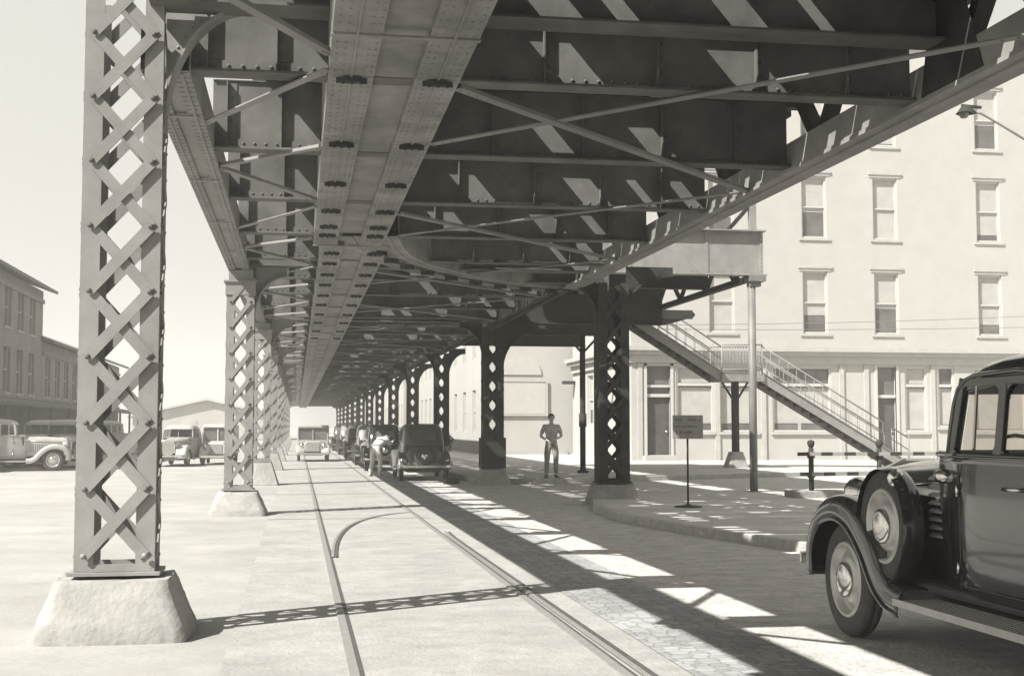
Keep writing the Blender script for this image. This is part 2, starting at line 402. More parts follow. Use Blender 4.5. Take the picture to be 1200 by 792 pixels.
# lateral bracing under the beams
def brace(a, c, m='steel', wd=.10):
    b = MB(); b.bar(a, c, wd, .012); A = Vector(a); D = Vector(c)
    d = (D-A).normalized(); r_ = d.cross(Vector((0,0,1)))*wd*.45
    b.bar(A+r_+Vector((0,0,.012)), D+r_+Vector((0,0,.012)), .012, .03)
    for t in (.01, .03, .05, .95, .97, .99):
        p = A.lerp(D, t); b.rivet((p.x,p.y,p.z-.006), (0,0,-1), .016, 5)
    return ep(b, 'brace', M[m])
for k in range(-1, 8):
    r0 = 8.2 + 6.3*k
    brace((5.1, r0, 4.235), (1.24, r0+4.3, 4.235)); brace((1.24, r0+2.1, 4.22), (5.15, r0+6.2, 4.22))
    l0 = 13.9 + 6.3*(k-1)
    brace((-.86, l0, 4.22), (.21, l0+1.9, 4.22), 'steel', .08); brace((-.86, l0+.05, 4.235), (.21, l0-1.1, 4.235), 'steel_pale', .08)
    brace((.21, l0+2.3, 4.22), (-.86, l0+4.3, 4.22), 'steel_pale', .08)
# deck: ties with planked gaps and a few open slots
b = MB(); rnd = random.Random(3)
slots = [(1.62,.40,.7),(2.15,.22,.3),(2.72,.14,.5),(3.15,.36,.55),(3.8,.16,.5),(4.35,.44,.65)]
TP = 2.85/7; y = 10.3-.18-TP*109; k = 0
while y < YE:
    X0 = -.42 + .08*math.sin(k*1.7)*(rnd.random() > .5)
    b.box(X0, 5.45 if y > -1 else 13, y, y+.17+.03*math.sin(k*2.3), 4.98, 5.10)  # added width behind the camera: unseen deck that shades the ground there
    spans = []
    for cx, wd, pr in slots:
        if rnd.random() < pr:
            c_ = cx + rnd.uniform(-.06,.06); w_ = wd*rnd.uniform(.8,1.25); spans.append((c_-w_/2, c_+w_/2))
    x = -.32; g = rnd.uniform(.0,.04)
    for a_, c_ in (spans if y > 0 else []) + [(5.4,5.4) if y > -1 else (13,13)]:
        if a_ > x: b.box(x, a_, y+.202, y+TP-.001, 5.03, 5.06)
        x = max(x, c_)
    y += TP; k += 1
b.box(-.44, -.3, -34, YE, 5.125, 5.25); b.box(5.1, 5.3, -8, YE, 5.125, 5.25)
ep(b, 'tie_deck', M['wood'])
for x in (-.2, 1.24, 2.6, 4.04):
    b = MB(); b.box(x-.07,x+.07,-8,YE,5.122,5.135); b.box(x-.01,x+.01,-8,YE,5.135,5.25); b.box(x-.035,x+.035,-8,YE,5.25,5.29)
    ep(b, 'running_rail', M['steel_dark'])
# cross girders at the bents
BL = [(-3.6),(9.9),(22.9),(34.5)] + [34.5+12*k for k in range(1,12)]
for y in BL[1:]:
    b = MB(); yy = y if y > 12 else 9.75
    z0 = 4.62 if y < 12 else 4.29
    b.box(-1.1, 5.3 if y > 12 else 5.1, yy-.012, yy+.012, z0, 4.95); b.box(-1.1, 5.3 if y > 12 else 5.1, yy-.16, yy+.16, z0-.02, z0)
    ep(b, 'cross_girder', M['beam'])

# ------------------------------------------------------------------ lattice columns
def pier(b, x, y, tw, bw_, td, bd, h, rough=False):
    n = 10 if rough else 3; rows = []
    rg = random.Random(int(x*100+y*10))
    lev = [(-.05,1.0),(.05,1.0),(h*.35,.72),(h*.65,.42),(h*.86,.15),(h*.96,.04),(h,-.06)] if rough else [(-.05,1),(.03,1),(h*.93,.03),(h,-.06)]
    for z, t in lev:
        hw = tw/2 + (bw_-tw)/2*t; hd = td/2 + (bd-td)/2*t; row = []
        cs = [(-1,-1),(1,-1),(1,1),(-1,1)]
        for i in range(4):
            a, c = cs[i], cs[(i+1)%4]
            for k in range(n):
                s_ = k/n; px_, py_ = a[0]*(1-s_)+c[0]*s_, a[1]*(1-s_)+c[1]*s_
                q = 1 - .06*(abs(px_*py_)**3)
                j = rg.uniform(-.012,.012) if rough else 0
                row.append((x+px_*hw*q+j, y+py_*hd*q+j, z + (rg.uniform(-.008,.008) if rough and z > h*.5 else 0)))
        rows.append(row)
    b.grid(rows, 0, rough, True)
    b.add(rows[-1], [tuple(range(len(rows[-1])))], 0, False)
def column(x, y, wd, dp, z0, z1, pitch, pr, m, pm, label, group, brk=(), cap=True, fl=.135, detail=True, box0=0, capm=None):
    t = empty('lattice_column', (x, y, 0)); tag(t, label, 'column', group)
    th = .014
    for s in (-1, 1):
        b = MB(); xo = s*wd/2
        xa, xb = sorted((xo, xo - s*th))
        if detail and dp < .45:
            for ya, yb in ((-dp/2, -dp/2+.085), (dp/2-.085, dp/2)): b.box(xa, xb, ya, yb, z0, z1)      # corner angles
            z = z0+.1; q = 1
            while z < z1-.3: b.bar((xo+s*.005, -q*(dp/2-.05), z), (xo+s*.005, q*(dp/2-.05), z+.24), .055, .01, (1,0,0)); z += .24; q = -q
        else: b.box(xa, xb, -dp/2, dp/2, z0, z1)            # web
        for yy in (-dp/2, dp/2-th):
            xa, xb = sorted((xo - s*th, xo - s*fl)); b.box(xa, xb, yy, yy+th, z0, z1)
        if detail:
            z = z0+.1
            while z < z1: b.rivet((xo, -dp/2+.04, z), (s,0,0), .014, 5); b.rivet((xo, dp/2-.04, z), (s,0,0), .014, 5); z += .2
        b.obj('channel', m, t)
    span = wd - fl; bw_ = .075*wd/.55*1.05
    for side in (-1, 1):
        b = MB(); yf = side*dp/2; z = z0 + .12
        while z + pitch*.5 < z1 - .02:
            zt = min(z+pitch, z1-.02); f = (zt-z)/pitch
            # one family of bars laid over the other; each bar as a flat strap
            o1, o2 = yf + side*.024, yf + side*.008
            b.bar((-span/2, o1, z), (-span/2+span*f, o1, z+pitch*f), bw_, .012, (0,1,0))
            b.bar((span/2, o2, z), (span/2-span*f, o2, z+pitch*f), bw_, .012, (0,1,0))
            if detail:
                for xx, zz, oo in ((-span/2, z, o1), (span/2, zt, o1), (-span/2, zt, o1-side*.0), (span/2, z, o1)):
                    if abs(zz - z) < .01 or abs(zt-z-pitch) < .01: b.rivet((xx, oo+side*.005, zz), (0,side,0), .022, 8)
            z += pitch
        b.obj('lacing', m, t)
    b = MB(); b.box(-wd/2-.04, wd/2+.04, -dp/2-.04, dp/2+.04, z0-.02, z0+.004)
    b.box(-wd/2+.02, wd/2-.02, -dp/2-.001, -dp/2+.016, z0+.008, z0+.06); b.box(-wd/2+.02, wd/2-.02, dp/2-.016, dp/2+.001, z0+.008, z0+.06)
    b.obj('base_plate', m, t)
    if box0:
        b = MB(); b.box(-wd/2-.05, wd/2+.05, -dp/2-.05, dp/2+.05, z0+.005, z0+box0); b.obj('base_casing', m, t)
    if cap:
        b = MB(); b.box(-wd/2-.05, wd/2+.05, -dp/2-.05, dp/2+.05, z1, z1+.03); b.box(-wd/2-.02, wd/2+.02, -dp/2-.02, dp/2+.02, z1-.22, z1); b.obj('cap', capm or m, t)
        b2 = MB(); b2.box(-wd/2+.03, wd/2-.03, -dp/2+.03, dp/2-.03, z1+.03, 4.19); 
        if 4.19 > z1+.04: b2.obj('cap_block', capm or m, t)
    for s, w_, zb, zt in brk:
        b = MB(); n = 14; arc = []
        for i in range(n+1):
            a = math.pi/2*i/n
            arc.append((s*(wd/2 + w_*(1-math.cos(a))), zb + (zt-zb)*math.sin(a)))
        # plate between the arc and the corner of column and girder, curved flange along the arc
        poly = arc + [(s*(wd/2+w_), zt+.18), (s*wd/2, zt+.18)]
        vs = [(u,-.01,v) for u,v in poly] + [(u,.01,v) for u,v in poly]; k_ = len(poly)
        corner = k_-1
        fs = []
        for i in range(k_-2): fs += [(corner, i, i+1), (k_+corner, k_+i+1, k_+i)]
        b.add(vs, fs); 
        for i in range(n):
            a_, c_ = arc[i], arc[i+1]
            b.bar((a_[0],0,a_[1]), (c_[0],0,c_[1]), .22, .014, (-(c_[1]-a_[1]),0,c_[0]-a_[0]))
        if detail:
            for i in range(1, n): 
                a_ = arc[i]; b.rivet((a_[0]-s*.05, -.01, a_[1]+.05), (0,-1,0), .014, 5)
        b.obj('bracket', m, t, recalc=False)
    b = MB(); tw, bw2, h = pr
    pier(b, 0, 0, tw, bw2, dp+.35, dp+.35+(bw2-tw), h, rough=detail)
    b.obj('pier', pm, t)
    return t
gL = 'lattice columns in the sunlit near row'; gR = 'lattice columns in the shaded kerbside row'
column(-1.28, 9.95, .56, .36, .46, 4.7, .475, (.80,1.10,.42), M['steel_pale'], M['concrete'],
       'closest and largest riveted lattice column, rising out of frame from a rough pale pier', gL, brk=((1,.62,3.70,4.66),), cap=False)
column(-.98, 23.0, .47, .40, .44, 3.98, .44, (.66,.98,.40), M['steel_pale'], M['concrete'],
       'second sunlit lattice column on pale concrete pier, between the closest column and the tracks', gL, brk=((1,.55,3.4,4.1),))
c3 = column(-.92, 34.6, .47, .40, .62, 3.98, .44, (.60,.95,.58), M['steel_pale'], M['concrete'],
       'third sunlit lattice column on taller concrete pier just behind the second one', gL, brk=((1,.55,3.4,4.1),), detail=False)
o3 = ['fourth', 'fifth', 'sixth', 'seventh', 'eighth', 'ninth', 'tenth', 'eleventh']
for i, y in enumerate([46.5+12*k for k in range(8)]):
    c = copy_tree(c3); c.location = (-.92, y, 0)
    c['label'] = o3[i] + ' sunlit lattice column back along the row beside the tracks'
column(6.03, 24.75, .60, .46, .44, 4.28, .50, (.74,.92,.40), M['steel_dark'], M['concrete_dark'],
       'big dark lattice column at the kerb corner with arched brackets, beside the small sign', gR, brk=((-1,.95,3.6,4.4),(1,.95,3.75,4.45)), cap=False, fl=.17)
column(5.05, 33.9, .54, .44, .44, 4.1, .50, (.62,.86,.40), M['steel_dark'], M['concrete_dark'],
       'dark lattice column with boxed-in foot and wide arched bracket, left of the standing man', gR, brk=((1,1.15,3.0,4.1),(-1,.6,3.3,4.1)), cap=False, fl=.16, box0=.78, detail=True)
cR = column(5.05, 46.2, .52, .42, .44, 4.1, .50, (.64,.90,.40), M['steel_dark'], M['concrete_dark'],
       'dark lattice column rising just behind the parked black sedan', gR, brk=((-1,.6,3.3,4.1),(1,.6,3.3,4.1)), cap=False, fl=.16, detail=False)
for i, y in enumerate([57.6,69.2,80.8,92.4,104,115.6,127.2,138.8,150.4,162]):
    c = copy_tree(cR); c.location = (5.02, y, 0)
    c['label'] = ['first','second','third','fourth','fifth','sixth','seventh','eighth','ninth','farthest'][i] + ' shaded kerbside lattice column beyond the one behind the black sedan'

# ------------------------------------------------------------------ station platform beside the viaduct
SP = empty('station_platform', (7.6, 34, 0)); tag(SP, 'steel side platform on deep plate girder above the sidewalk, joined to the viaduct', 'platform')
SO = Vector((7.6, 34, 0))
def sp(b, name, m, **k): b.v = [tuple(Vector(p)-SO) for p in b.v]; return b.obj(name, m, SP, **k)
b = MB(); b.box(6.2, 9.86, 26.69, 26.71, 4.76, 5.68); b.box(6.2, 9.9, 26.55, 26.85, 5.68, 5.71); b.box(6.2, 9.9, 26.55, 26.85, 4.73, 4.76)
for x in (6.9, 8.6, 9.82): b.box(x-.04, x+.04, 26.675, 26.69, 4.77, 5.67)
x = 6.3
while x < 9.8: b.rivet((x,26.69,4.82),(0,-1,0),.016,5); b.rivet((x,26.69,5.62),(0,-1,0),.016,5); x += .15
z = 4.85
while z < 5.6: b.rivet((9.82,26.675,z),(0,-1,0),.016,5); z += .09
sp(b, 'plate_girder', M['steel_pale'])
b = MB(); b.box(9.5, 9.86, 26.5, 26.9, 4.60, 4.73); b.box(9.53,9.78,26.6,26.8,4.5,4.6); sp(b, 'bearing', M['steel'])
b = MB(); b.tube([(9.6,26.7,0.0),(9.6,26.7,4.52)], .085, 12); b.box(9.45,9.75,26.55,26.85,-.02,.14); sp(b, 'post', M['steel'])
b = MB(); b.box(9.56,9.7,26.62,26.76,5.7,8.4); sp(b, 'upper_post', M['steel_pale'])
b = MB(); b.bar((9.62,26.7,6.3),(9.1,26.7,5.72),.08,.08,(0,1,0)); b.bar((5.6,26.7,7.2),(9.6,26.7,7.2),.12,.1); sp(b, 'knee_brace', M['steel_dark'])
b = MB(); b.box(9.62,9.78,26.9,44,4.66,4.78); b.box(9.62,9.78,26.9,44,5.5,5.62); sp(b, 'truss_chord', M['steel_dark'])
for i in range(16):
    y0 = 27 + i*1.06; b = MB(); b.bar((9.7,y0,4.75 if i%2 else 5.52),(9.7,y0+1.06,5.52 if i%2 else 4.75),.07,.09,(1,0,0)); sp(b, 'truss_diagonal', M['steel_dark'])
b = MB(); b.box(5.6, 9.6, 27.0, 44, 5.63, 5.70); 
for y in range(27, 44): b.box(5.6, 9.9, y+.4, y+.5, 5.45, 5.62)
sp(b, 'platform_floor', M['wood'])
for yy in (30, 34, 38.3, 43.6):
    b = MB(); b.box(5.4, 9.7, yy-.012, yy+.012, 4.25 if yy > 33 else 4.8, 5.44); b.box(5.4, 9.7, yy-.14, yy+.14, 4.23 if yy > 33 else 4.78, 4.25 if yy > 33 else 4.8); sp(b, 'cross_beam', M['steel_dark'])
b = MB(); b.tube([(8.44,38.3,.1),(8.44,38.3,4.24)], .085, 10); b.box(8.3,8.58,38.16,38.44,.1,.2); b.tube([(8.44,38.3,1.5),(8.44,38.3,1.9)], .115, 10); sp(b, 'post', M['steel_dark'])
for s in (-1,1):
    b = MB(); b.bar((8.44,38.3,3.7),(8.44+s*.5,38.3,4.23),.06,.08,(0,1,0)); sp(b, 'knee_brace', M['steel_dark'])
b = MB(); b.box(9.8, 12.35, 40.0, 43.3, 4.98, 5.12); b.box(9.8,12.4,39.95,40.02,4.92,5.2); b.tube([(12.4,40,5.06),(12.4,43.3,5.06)], .09, 8); sp(b, 'walkway', M['steel_dark'])

# ------------------------------------------------------------------ stairway
ST = empty('station_stairs', (14.6, 42.6, 0)); tag(ST, 'two-flight steel stairway with railings coming down from the platform to the sidewalk', 'stairs')
TO = Vector((14.6, 42.6, 0))
def tp(b, name, m, parent=None, **k): b.v = [tuple(Vector(p)-TO) for p in b.v]; return b.obj(name, m, parent or ST, **k)
Y0, Y1 = 41.9, 43.1
for (xa, za, xb, zb, n) in ((10.9,5.15,14.0,3.16,10),(15.4,3.2,20.6,.12,17)):
    for yy in (Y0, Y1):
        b = MB(); b.bar((xa,yy,za-.05),(xb,yy,zb-.0),.05,.30); b.bar((xa,yy-.03,za+.11),(xb,yy-.03,zb+.16),.10,.02); tp(b, 'stringer', M['steel_pale'] if yy == Y0 else M['steel'])
    for i in range(n):
        t = (i+.5)/n; b = MB(); x = xa+(xb-xa)*t; z = za+(zb-za)*t
        b.box(x-.14, x+.14, Y0+.03, Y1-.03, z-.02, z+.02); b.box(x-.15,x-.13,Y0+.03,Y1-.03,z-.0,z+.16); tp(b, 'tread', M['steel_dark'])
    for yy in (Y0, Y1):
        b = MB(); b.tube([(xa,yy,za+1.0),(xb,yy,zb+1.0)], .025, 6); b.tube([(xa,yy,za+.6),(xb,yy,zb+.6)], .018, 6)
        for i in range(n+1):
            t = i/n; x = xa+(xb-xa)*t; z = za+(zb-za)*t; b.tube([(x,yy,z+.1),(x,yy,z+1.0)], .010, 4)
        for x, z in ((xa,za),(xb,zb)): b.tube([(x,yy,z),(x,yy,z+1.08)], .03, 6)
        tp(b, 'railing', M['steel_pale'])
b = MB(); b.box(13.95, 15.45, Y0-.1, Y1+.1, 3.02, 3.24); tp(b, 'landing', M['steel_pale'])
for yy in (Y0-.05, Y1+.05):
    b = MB(); b.tube([(14,yy,4.25),(15.4,yy,4.25)], .025, 6); b.tube([(14,yy,3.42),(15.4,yy,3.42)], .018, 6)
    for i in range(15): b.tube([(14+i*.1,yy,3.24),(14+i*.1,yy,4.25)], .012, 4)
    tp(b, 'railing', M['steel_pale'])
b = MB(); b.tube([(14.65,42.5,.5),(14.65,42.5,3.02)], .13, 10)
for s in (-1,1): b.bar((14.65,42.5,2.3),(14.65+s*.45,42.5,3.0),.06,.06,(0,1,0))
tp(b, 'support_column', M['steel_dark'])
b = MB(); pier(b, 14.65, 42.5, .42, .78, .42, .78, .66); tp(b, 'pier', M['concrete_dark'])

# ------------------------------------------------------------------ buildings
def wall_holes(b, x0, x1, z0, z1, holes, y, th, plane='y', m=0):
    xs = sorted(set([x0,x1]+[h[0] for h in holes]+[h[1] for h in holes])); zs = sorted(set([z0,z1]+[h[2] for h in holes]+[h[3] for h in holes]))
    def P(u,d,v): return (u,d,v) if plane == 'y' else (d,u,v)
    for i in range(len(xs)-1):
        for j in range(len(zs)-1):
            cx, cz = (xs[i]+xs[i+1])/2, (zs[j]+zs[j+1])/2
            if any(h[0] < cx < h[1] and h[2] < cz < h[3] for h in holes): continue
            b.add([P(xs[i],y,zs[j]),P(xs[i+1],y,zs[j]),P(xs[i+1],y,zs[j+1]),P(xs[i],y,zs[j+1])], [(0,1,2,3)], m)
    for h in holes:
        a,c,e,g = h
        b.add([P(a,y,e),P(a,y+th,e),P(a,y+th,g),P(a,y,g)], [(0,1,2,3)], m); b.add([P(c,y,e),P(c,y+th,e),P(c,y+th,g),P(c,y,g)], [(0,1,2,3)], m)
        b.add([P(a,y,g),P(c,y,g),P(c,y+th,g),P(a,y+th,g)], [(0,1,2,3)], m); b.add([P(a,y,e),P(c,y,e),P(c,y+th,e),P(a,y+th,e)], [(0,1,2,3)], m)
def window(par, x0, x1, z0, z1, y, rnd, hood=True, lower=.35, plane='y', org=Vector((0,0,0)), sash=True):
    # y = wall face; everything recessed behind it except hood and sill
    def B(b, a, c, d0, d1, e, g, m=0):
        if plane == 'y': b.box(a, c, d0, d1, e, g, m)
        else: b.box(d0, d1, a, c, e, g, m)
        return b
    def fin(b, n, m, p): b.v = [tuple(Vector(q)-org) for q in b.v]; return b.obj(n, m, p)
    b = MB(); B(b, x0, x1, y+.17, y+.18, z0, z1, 0)
    zs = z0 + (z1-z0)*lower
    B(b, x0+.05, x1-.05, y+.155, y+.16, zs, z1-.05, 1)
    w_ = fin(b, 'window', [M['glass_dark'], M['shade']], par)
    b = MB(); f = .07
    B(b, x0, x0+f, y+.08, y+.15, z0, z1); B(b, x1-f, x1, y+.08, y+.15, z0, z1); B(b, x0+f, x1-f, y+.081, y+.149, z1-f, z1); B(b, x0+f, x1-f, y+.081, y+.149, z0, z0+f)
    if sash: zm = (z0+z1)/2; B(b, x0+f, x1-f, y+.082, y+.148, zm-.03, zm+.03)
    fin(b, 'frame', M['frame'], w_)
    if hood:
        b = MB(); B(b, x0-.2, x1+.2, y-.07, y+.0, z1+.14, z1+.26); B(b, x0-.15, x1+.15, y-.03, y+.0, z1+.02, z1+.138); fin(b, 'hood', M['trim'], w_)
        b = MB(); B(b, x0-.14, x1+.14, y-.06, y+.0, z0-.12, z0-.01); fin(b, 'sill', M['trim'], w_)
    return w_
FY = 52.0
cb = empty('corner_building', (22, FY, 0)); tag(cb, 'large pale four-storey corner building with storefronts, behind the stairway', 'building')
org = Vector((22, FY, 0))
def cp_(b, n, m, p=None): b.v = [tuple(Vector(q)-org) for q in b.v]; return b.obj(n, m, p or cb)
X0, X1 = 13.5, 36.0
wx = [17.4, 21.5, 24.7, 29.45, 33.4]; wz = [(5.42,8.03),(9.47,12.1),(13.5,16.1)]
up = [(x-.55, x+.55, a, c) for x in wx for a, c in wz]
gf = [(14.15,15.15,.35,4.0),(15.4,17.0,1.3,4.0),(17.25,18.9,1.3,4.0),(19.55,22.15,1.3,4.0),(24.2,25.05,.35,4.02),(25.45,26.45,1.3,4.04),(26.95,27.7,1.5,4.04),(28.6,31,1.3,4),(32,34.5,1.3,4)]
b = MB(); wall_holes(b, X0, X1, 4.8, 18.4, up, FY, .2); wall_holes(b, X0, X1, .1, 4.8, gf, FY-.0, .25)
side_holes = [(FY+1.2,FY+2.5,1.6,3.9),(FY+4,FY+5.2,1.6,3.9),(FY+7,FY+8.2,1.6,3.9)] 
wall_holes(b, FY, 63.5, .1, 4.8, side_holes, X0, .25, 'x')
b.box(X0+.26, X0+.3, FY+.2, 63.4, .1, 4.8) if False else None
b.add([(X0,FY,4.8),(X0,63.5,4.8),(X0,63.5,18.4),(X0,FY,18.4)], [(0,1,2,3)])
b.add([(X1,FY,.1),(X1,66,.1),(X1,66,18.4),(X1,FY,18.4)], [(0,1,2,3)]); b.add([(X0,63.5,.1),(X1,66,.1),(X1,66,18.4),(X0,63.5,18.4)], [(0,1,2,3)])
b.add([(X0,FY,18.35),(X1,FY,18.35),(X1,66,18.35),(X0,63.5,18.35)], [(0,1,2,3)])
cp_(b, 'wall', M['wall'])
b = MB(); b.box(X0-.35, X1, FY-.42, FY, 18.5, 18.85); b.box(X0-.2, X1, FY-.25, FY, 18.1, 18.498)
x = X0
while x < X1: b.box(x, x+.16, FY-.36, FY-.251, 18.12, 18.498); x += .7
b.box(X0-.35, X0, FY+.001, 63.5, 18.5, 18.85)
cp_(b, 'roof_cornice', M['trim'])
b = MB(); b.box(X0-.4, X1, FY-.42, FY, 4.62, 4.80); b.box(X0-.3, X1, FY-.3, FY, 4.45, 4.618); b.box(X0-.12, X1, FY-.12, FY, 4.12, 4.448)
b.box(X0-.42, X0, FY+.001, 63.6, 4.62, 4.80); b.box(X0-.3, X0, FY+.001, 63.5, 4.45, 4.618); b.box(X0-.12, X0, FY+.001, 63.4, 4.12, 4.448)
cp_(b, 'shop_cornice', M['trim'])
rw = random.Random(5)
for h in up: window(cb, *h, FY, rw, lower=rw.choice([.05,.12,.3,.18,.0,.42]), org=org)
for i, h in enumerate(gf):
    a, c, e, g = h
    if e < .5:
        b = MB(); b.box(a, c, FY+.19, FY+.22, e, 2.72, 1); b.box(a, c, FY+.18, FY+.2, 2.85, g, 0); d_ = cp_(b, 'door', [M['glass_dark'], M['door']])
        b = MB(); b.box(a, c, FY+.05, FY+.16, 2.72, 2.85); b.box(a-.12, a, FY-.05, FY+.1, .13, g+.1); b.box(c, c+.12, FY-.05, FY+.1, .13, g+.1)
        if i == 0: b.box(a, c, FY+.06, FY+.15, 3.12, 3.22)
        cp_(b, 'frame', M['frame'], d_).location = (0,0,0)
        b = MB(); b.lathe([(.0,0),(.035,0),(.04,.02),(.0,.05)], (c-.12, FY+.13, 1.3), 'y', 8); cp_(b, 'handle', M['chrome'], d_)
        b = MB(); b.box(a-.2, c+.2, FY-.5, FY-.001, .12, .33); cp_(b, 'door_step', M['trim'])
    else:
        b = MB(); b.box(a, c, FY+.17, FY+.18, e, g, 0)
        tr = 3.25
        b.box(a+.06, c-.06, FY+.15, FY+.16, e+(.35 if i < 4 else .1), tr-.12, 1)
        if i in (1,2,5): b.box(a+.06, c-.06, FY+.15, FY+.16, tr+.08, g-.06, 1)
        if i in (1,2,3):
            b.box(a+.06+(c-a)*.42, a+(c-a)*.5, FY+.14, FY+.15, e+.06, e+.35, 1)
        w_ = cp_(b, 'shop_window', [M['glass_dark'], M['shade']])
        b = MB(); b.box(a, c, FY+.04, FY+.14, tr-.06, tr+.06); b.box(a, a+.08, FY+.041, FY+.141, e, g); b.box(c-.08, c, FY+.041, FY+.141, e, g); b.box(a+.08, c-.08, FY+.042, FY+.139, e, e+.07); b.box(a+.08, c-.08, FY+.042, FY+.139, g-.07, g)
        cp_(b, 'frame', M['frame'], w_)
        b = MB(); b.box(a-.08, c+.08, FY-.09, FY, e-.12, e-.005); cp_(b, 'sill', M['trim'], w_)
b = MB(); b.box(13.9, 19.3, FY-.05, FY, 4.0, 4.1); 
cp_(b, 'shop_lintel', M['trim'])
for x in (13.75, 17.05, 19.05, 22.5, 23.6, 26.6): b = MB(); b.box(x, x+.2, FY-.07, FY, .13, 4.1); cp_(b, 'pilaster', M['trim'])
for h in side_holes: window(cb, *h, X0, rw, hood=False, lower=.3, plane='x', org=org)
b = MB(); b.box(X0-.5, X0, FY+3.0, FY+3.2, 3.0, 3.15); b.box(X0-.6, X0, 62.9, 63.3, 3.6, 3.75); cp_(b, 'wall_bracket', M['steel_dark'])

def simple_building(name, x0, x1, y0, y1, h, m, label, wins_y=(), wins_x=(), cornice=True, cat='building', group=None):
    t = empty(name, ((x0+x1)/2, y0, 0)); tag(t, label, cat, group); og = Vector(((x0+x1)/2, y0, 0))
    b = MB(); wall_holes(b, x0, x1, .1, h, wins_y, y0, .2); wall_holes(b, y0, y1, .1, h, wins_x, x0, .2, 'x')
    b.add([(x1,y0,.1),(x1,y1,.1),(x1,y1,h),(x1,y0,h)], [(0,1,2,3)]); b.add([(x0,y1,.1),(x1,y1,.1),(x1,y1,h),(x0,y1,h)], [(0,1,2,3)])
    b.v = [tuple(Vector(q)-og) for q in b.v]; b.obj('wall', m, t)
    b = MB(); b.box(x0-.05, x1+.05, y0-.05, y1, h, h+.12); b.v = [tuple(Vector(q)-og) for q in b.v]; b.obj('roof', M['trim'], t)
    if cornice:
        b = MB(); b.box(x0-.4, x0, y0, y1, h-.5, h-.02); b.v = [tuple(Vector(q)-og) for q in b.v]; b.obj('cornice', M['trim'], t)
    r_ = random.Random(int(y0))
    for q in wins_y: window(t, *q, y0, r_, hood=False, lower=.2, org=og)
    for q in wins_x: window(t, *q, x0, r_, hood=False, lower=.2, plane='x', org=og)
    return t, og
t, og = simple_building('blank_wall_building', 9.1, 16.4, 64.5, 80, 9.5, M['wall_b'], 'pale building with a blank sunlit end wall behind the standing man', (), [(67+4*i,68.2+4*i,1.2,3.4) for i in range(3)]+[(67+4*i,68.2+4*i,5,7) for i in range(3)])
b = MB(); b.box(9.9, 12.3, 64.42, 64.5, 2.15, 3.75); b.box(9.8,12.4,64.38,64.43,2.05,2.13); b.box(9.8,12.4,64.38,64.43,3.77,3.83); b.box(12.32,12.4,64.38,64.43,2.13,3.77)
b.v = [tuple(Vector(q)-og) for q in b.v]; b.obj('sign_board', M['panel'], t)
b = MB(); n = 12; b.prism([(11.1+1.0*math.cos(math.pi*i/n), 4.1+.95*math.sin(math.pi*i/n)) for i in range(n+1)], 'y', 64.44, 64.499); b.v = [tuple(Vector(q)-og) for q in b.v]; b.obj('arched_panel', M['panel'], t)
b = MB(); b.box(9.1, 13.4, 64.3, 64.5, .1, .32); b.v = [tuple(Vector(q)-og) for q in b.v]; b.obj('plinth', M['wall_c'], t)
for i, (y0, y1, x0, h, m) in enumerate([(80.5,96,8.9,12,'wall'),(96.2,112,9.2,10,'wall_c'),(112.2,130,9.0,13,'wall_b'),(130.2,150,9.2,11,'wall'),(150.2,190,9.2,12,'wall_c')]):
    ws = []
    y = y0+1.2
    while y+1.2 < y1:
        for f in range(int(h//3.4)): ws.append((y, y+1.1, 1.3+3.4*f, 3.4+3.4*f))
        y += 3.0
    simple_building('row_house', x0, x0+9, y0, y1, h, M[m], ['first','second','third','fourth','farthest'][i]+' pale street-front building beyond the blank-walled one, seen between the columns', (), ws, group='buildings along the far kerb')

# left side: brick terminal
def left_block(name, x, y0, y1, h, m, label, fw):
    t = empty(name, (x-5, y0, 0)); tag(t, label, 'building', None); og = Vector((x-5, y0, 0))
    hs = []; y = y0 + 1.0
    lv = [(3.2,5.4)] + ([(6.4,8.3)] if h > 8 else [])
    while y + fw < y1 - .4:
        for a, c in lv: hs.append((y, y+fw, a, c))
        y += fw*2.0
    b = MB(); wall_holes(b, y0, y1, 0, h, hs, x, -.25, 'x')
    b.add([(x,y0,0),(x-9,y0,0),(x-9,y0,h),(x-4.5,y0,h+1.8),(x,y0,h)], [(0,1,2,3,4)]); b.add([(x,y1,0),(x-9,y1,0),(x-9,y1,h),(x-4.5,y1,h+1.8),(x,y1,h)], [(0,1,2,3,4)])
    b.add([(x-9,y0,0),(x-9,y1,0),(x-9,y1,h),(x-9,y0,h)], [(0,1,2,3)])
    b.v = [tuple(Vector(q)-og) for q in b.v]; b.obj('wall', m, t)
    b = MB(); b.prism([(x+.7,h-.12),(x+.7,h+.05),(x-4.5,h+2.0),(x-9.4,h+.05),(x-9.4,h-.12),(x-4.5,h+1.8)], 'y', y0-.5, y1+.5); b.v = [tuple(Vector(q)-og) for q in b.v]; b.obj('roof', M['roofdk'], t)
    for a,c,e,g in hs:
        b = MB(); b.box(x-.24, x-.2, a, c, e, g); b.v = [tuple(Vector(q)-og) for q in b.v]; w_ = b.obj('window', M['glass_dark'], t)
        b = MB(); b.box(x-.2, x-.12, a, a+.07, e, g); b.box(x-.2, x-.12, c-.07, c, e, g); b.box(x-.199, x-.121, a+.07, c-.07, (e+g)/2-.04, (e+g)/2+.04); b.box(x-.02,x+.06,a-.05,c+.05,e-.12,e); b.v = [tuple(Vector(q)-og) for q in b.v]; b.obj('frame', M['wall_c'], w_)
    b = MB(); b.box(x, x+.12, y0, y1, 2.95, 3.05); b.box(x, x+.1, y0, y1, h-.7, h-.5); b.v = [tuple(Vector(q)-og) for q in b.v]; b.obj('string_course', M['brick'], t)
    return t, og
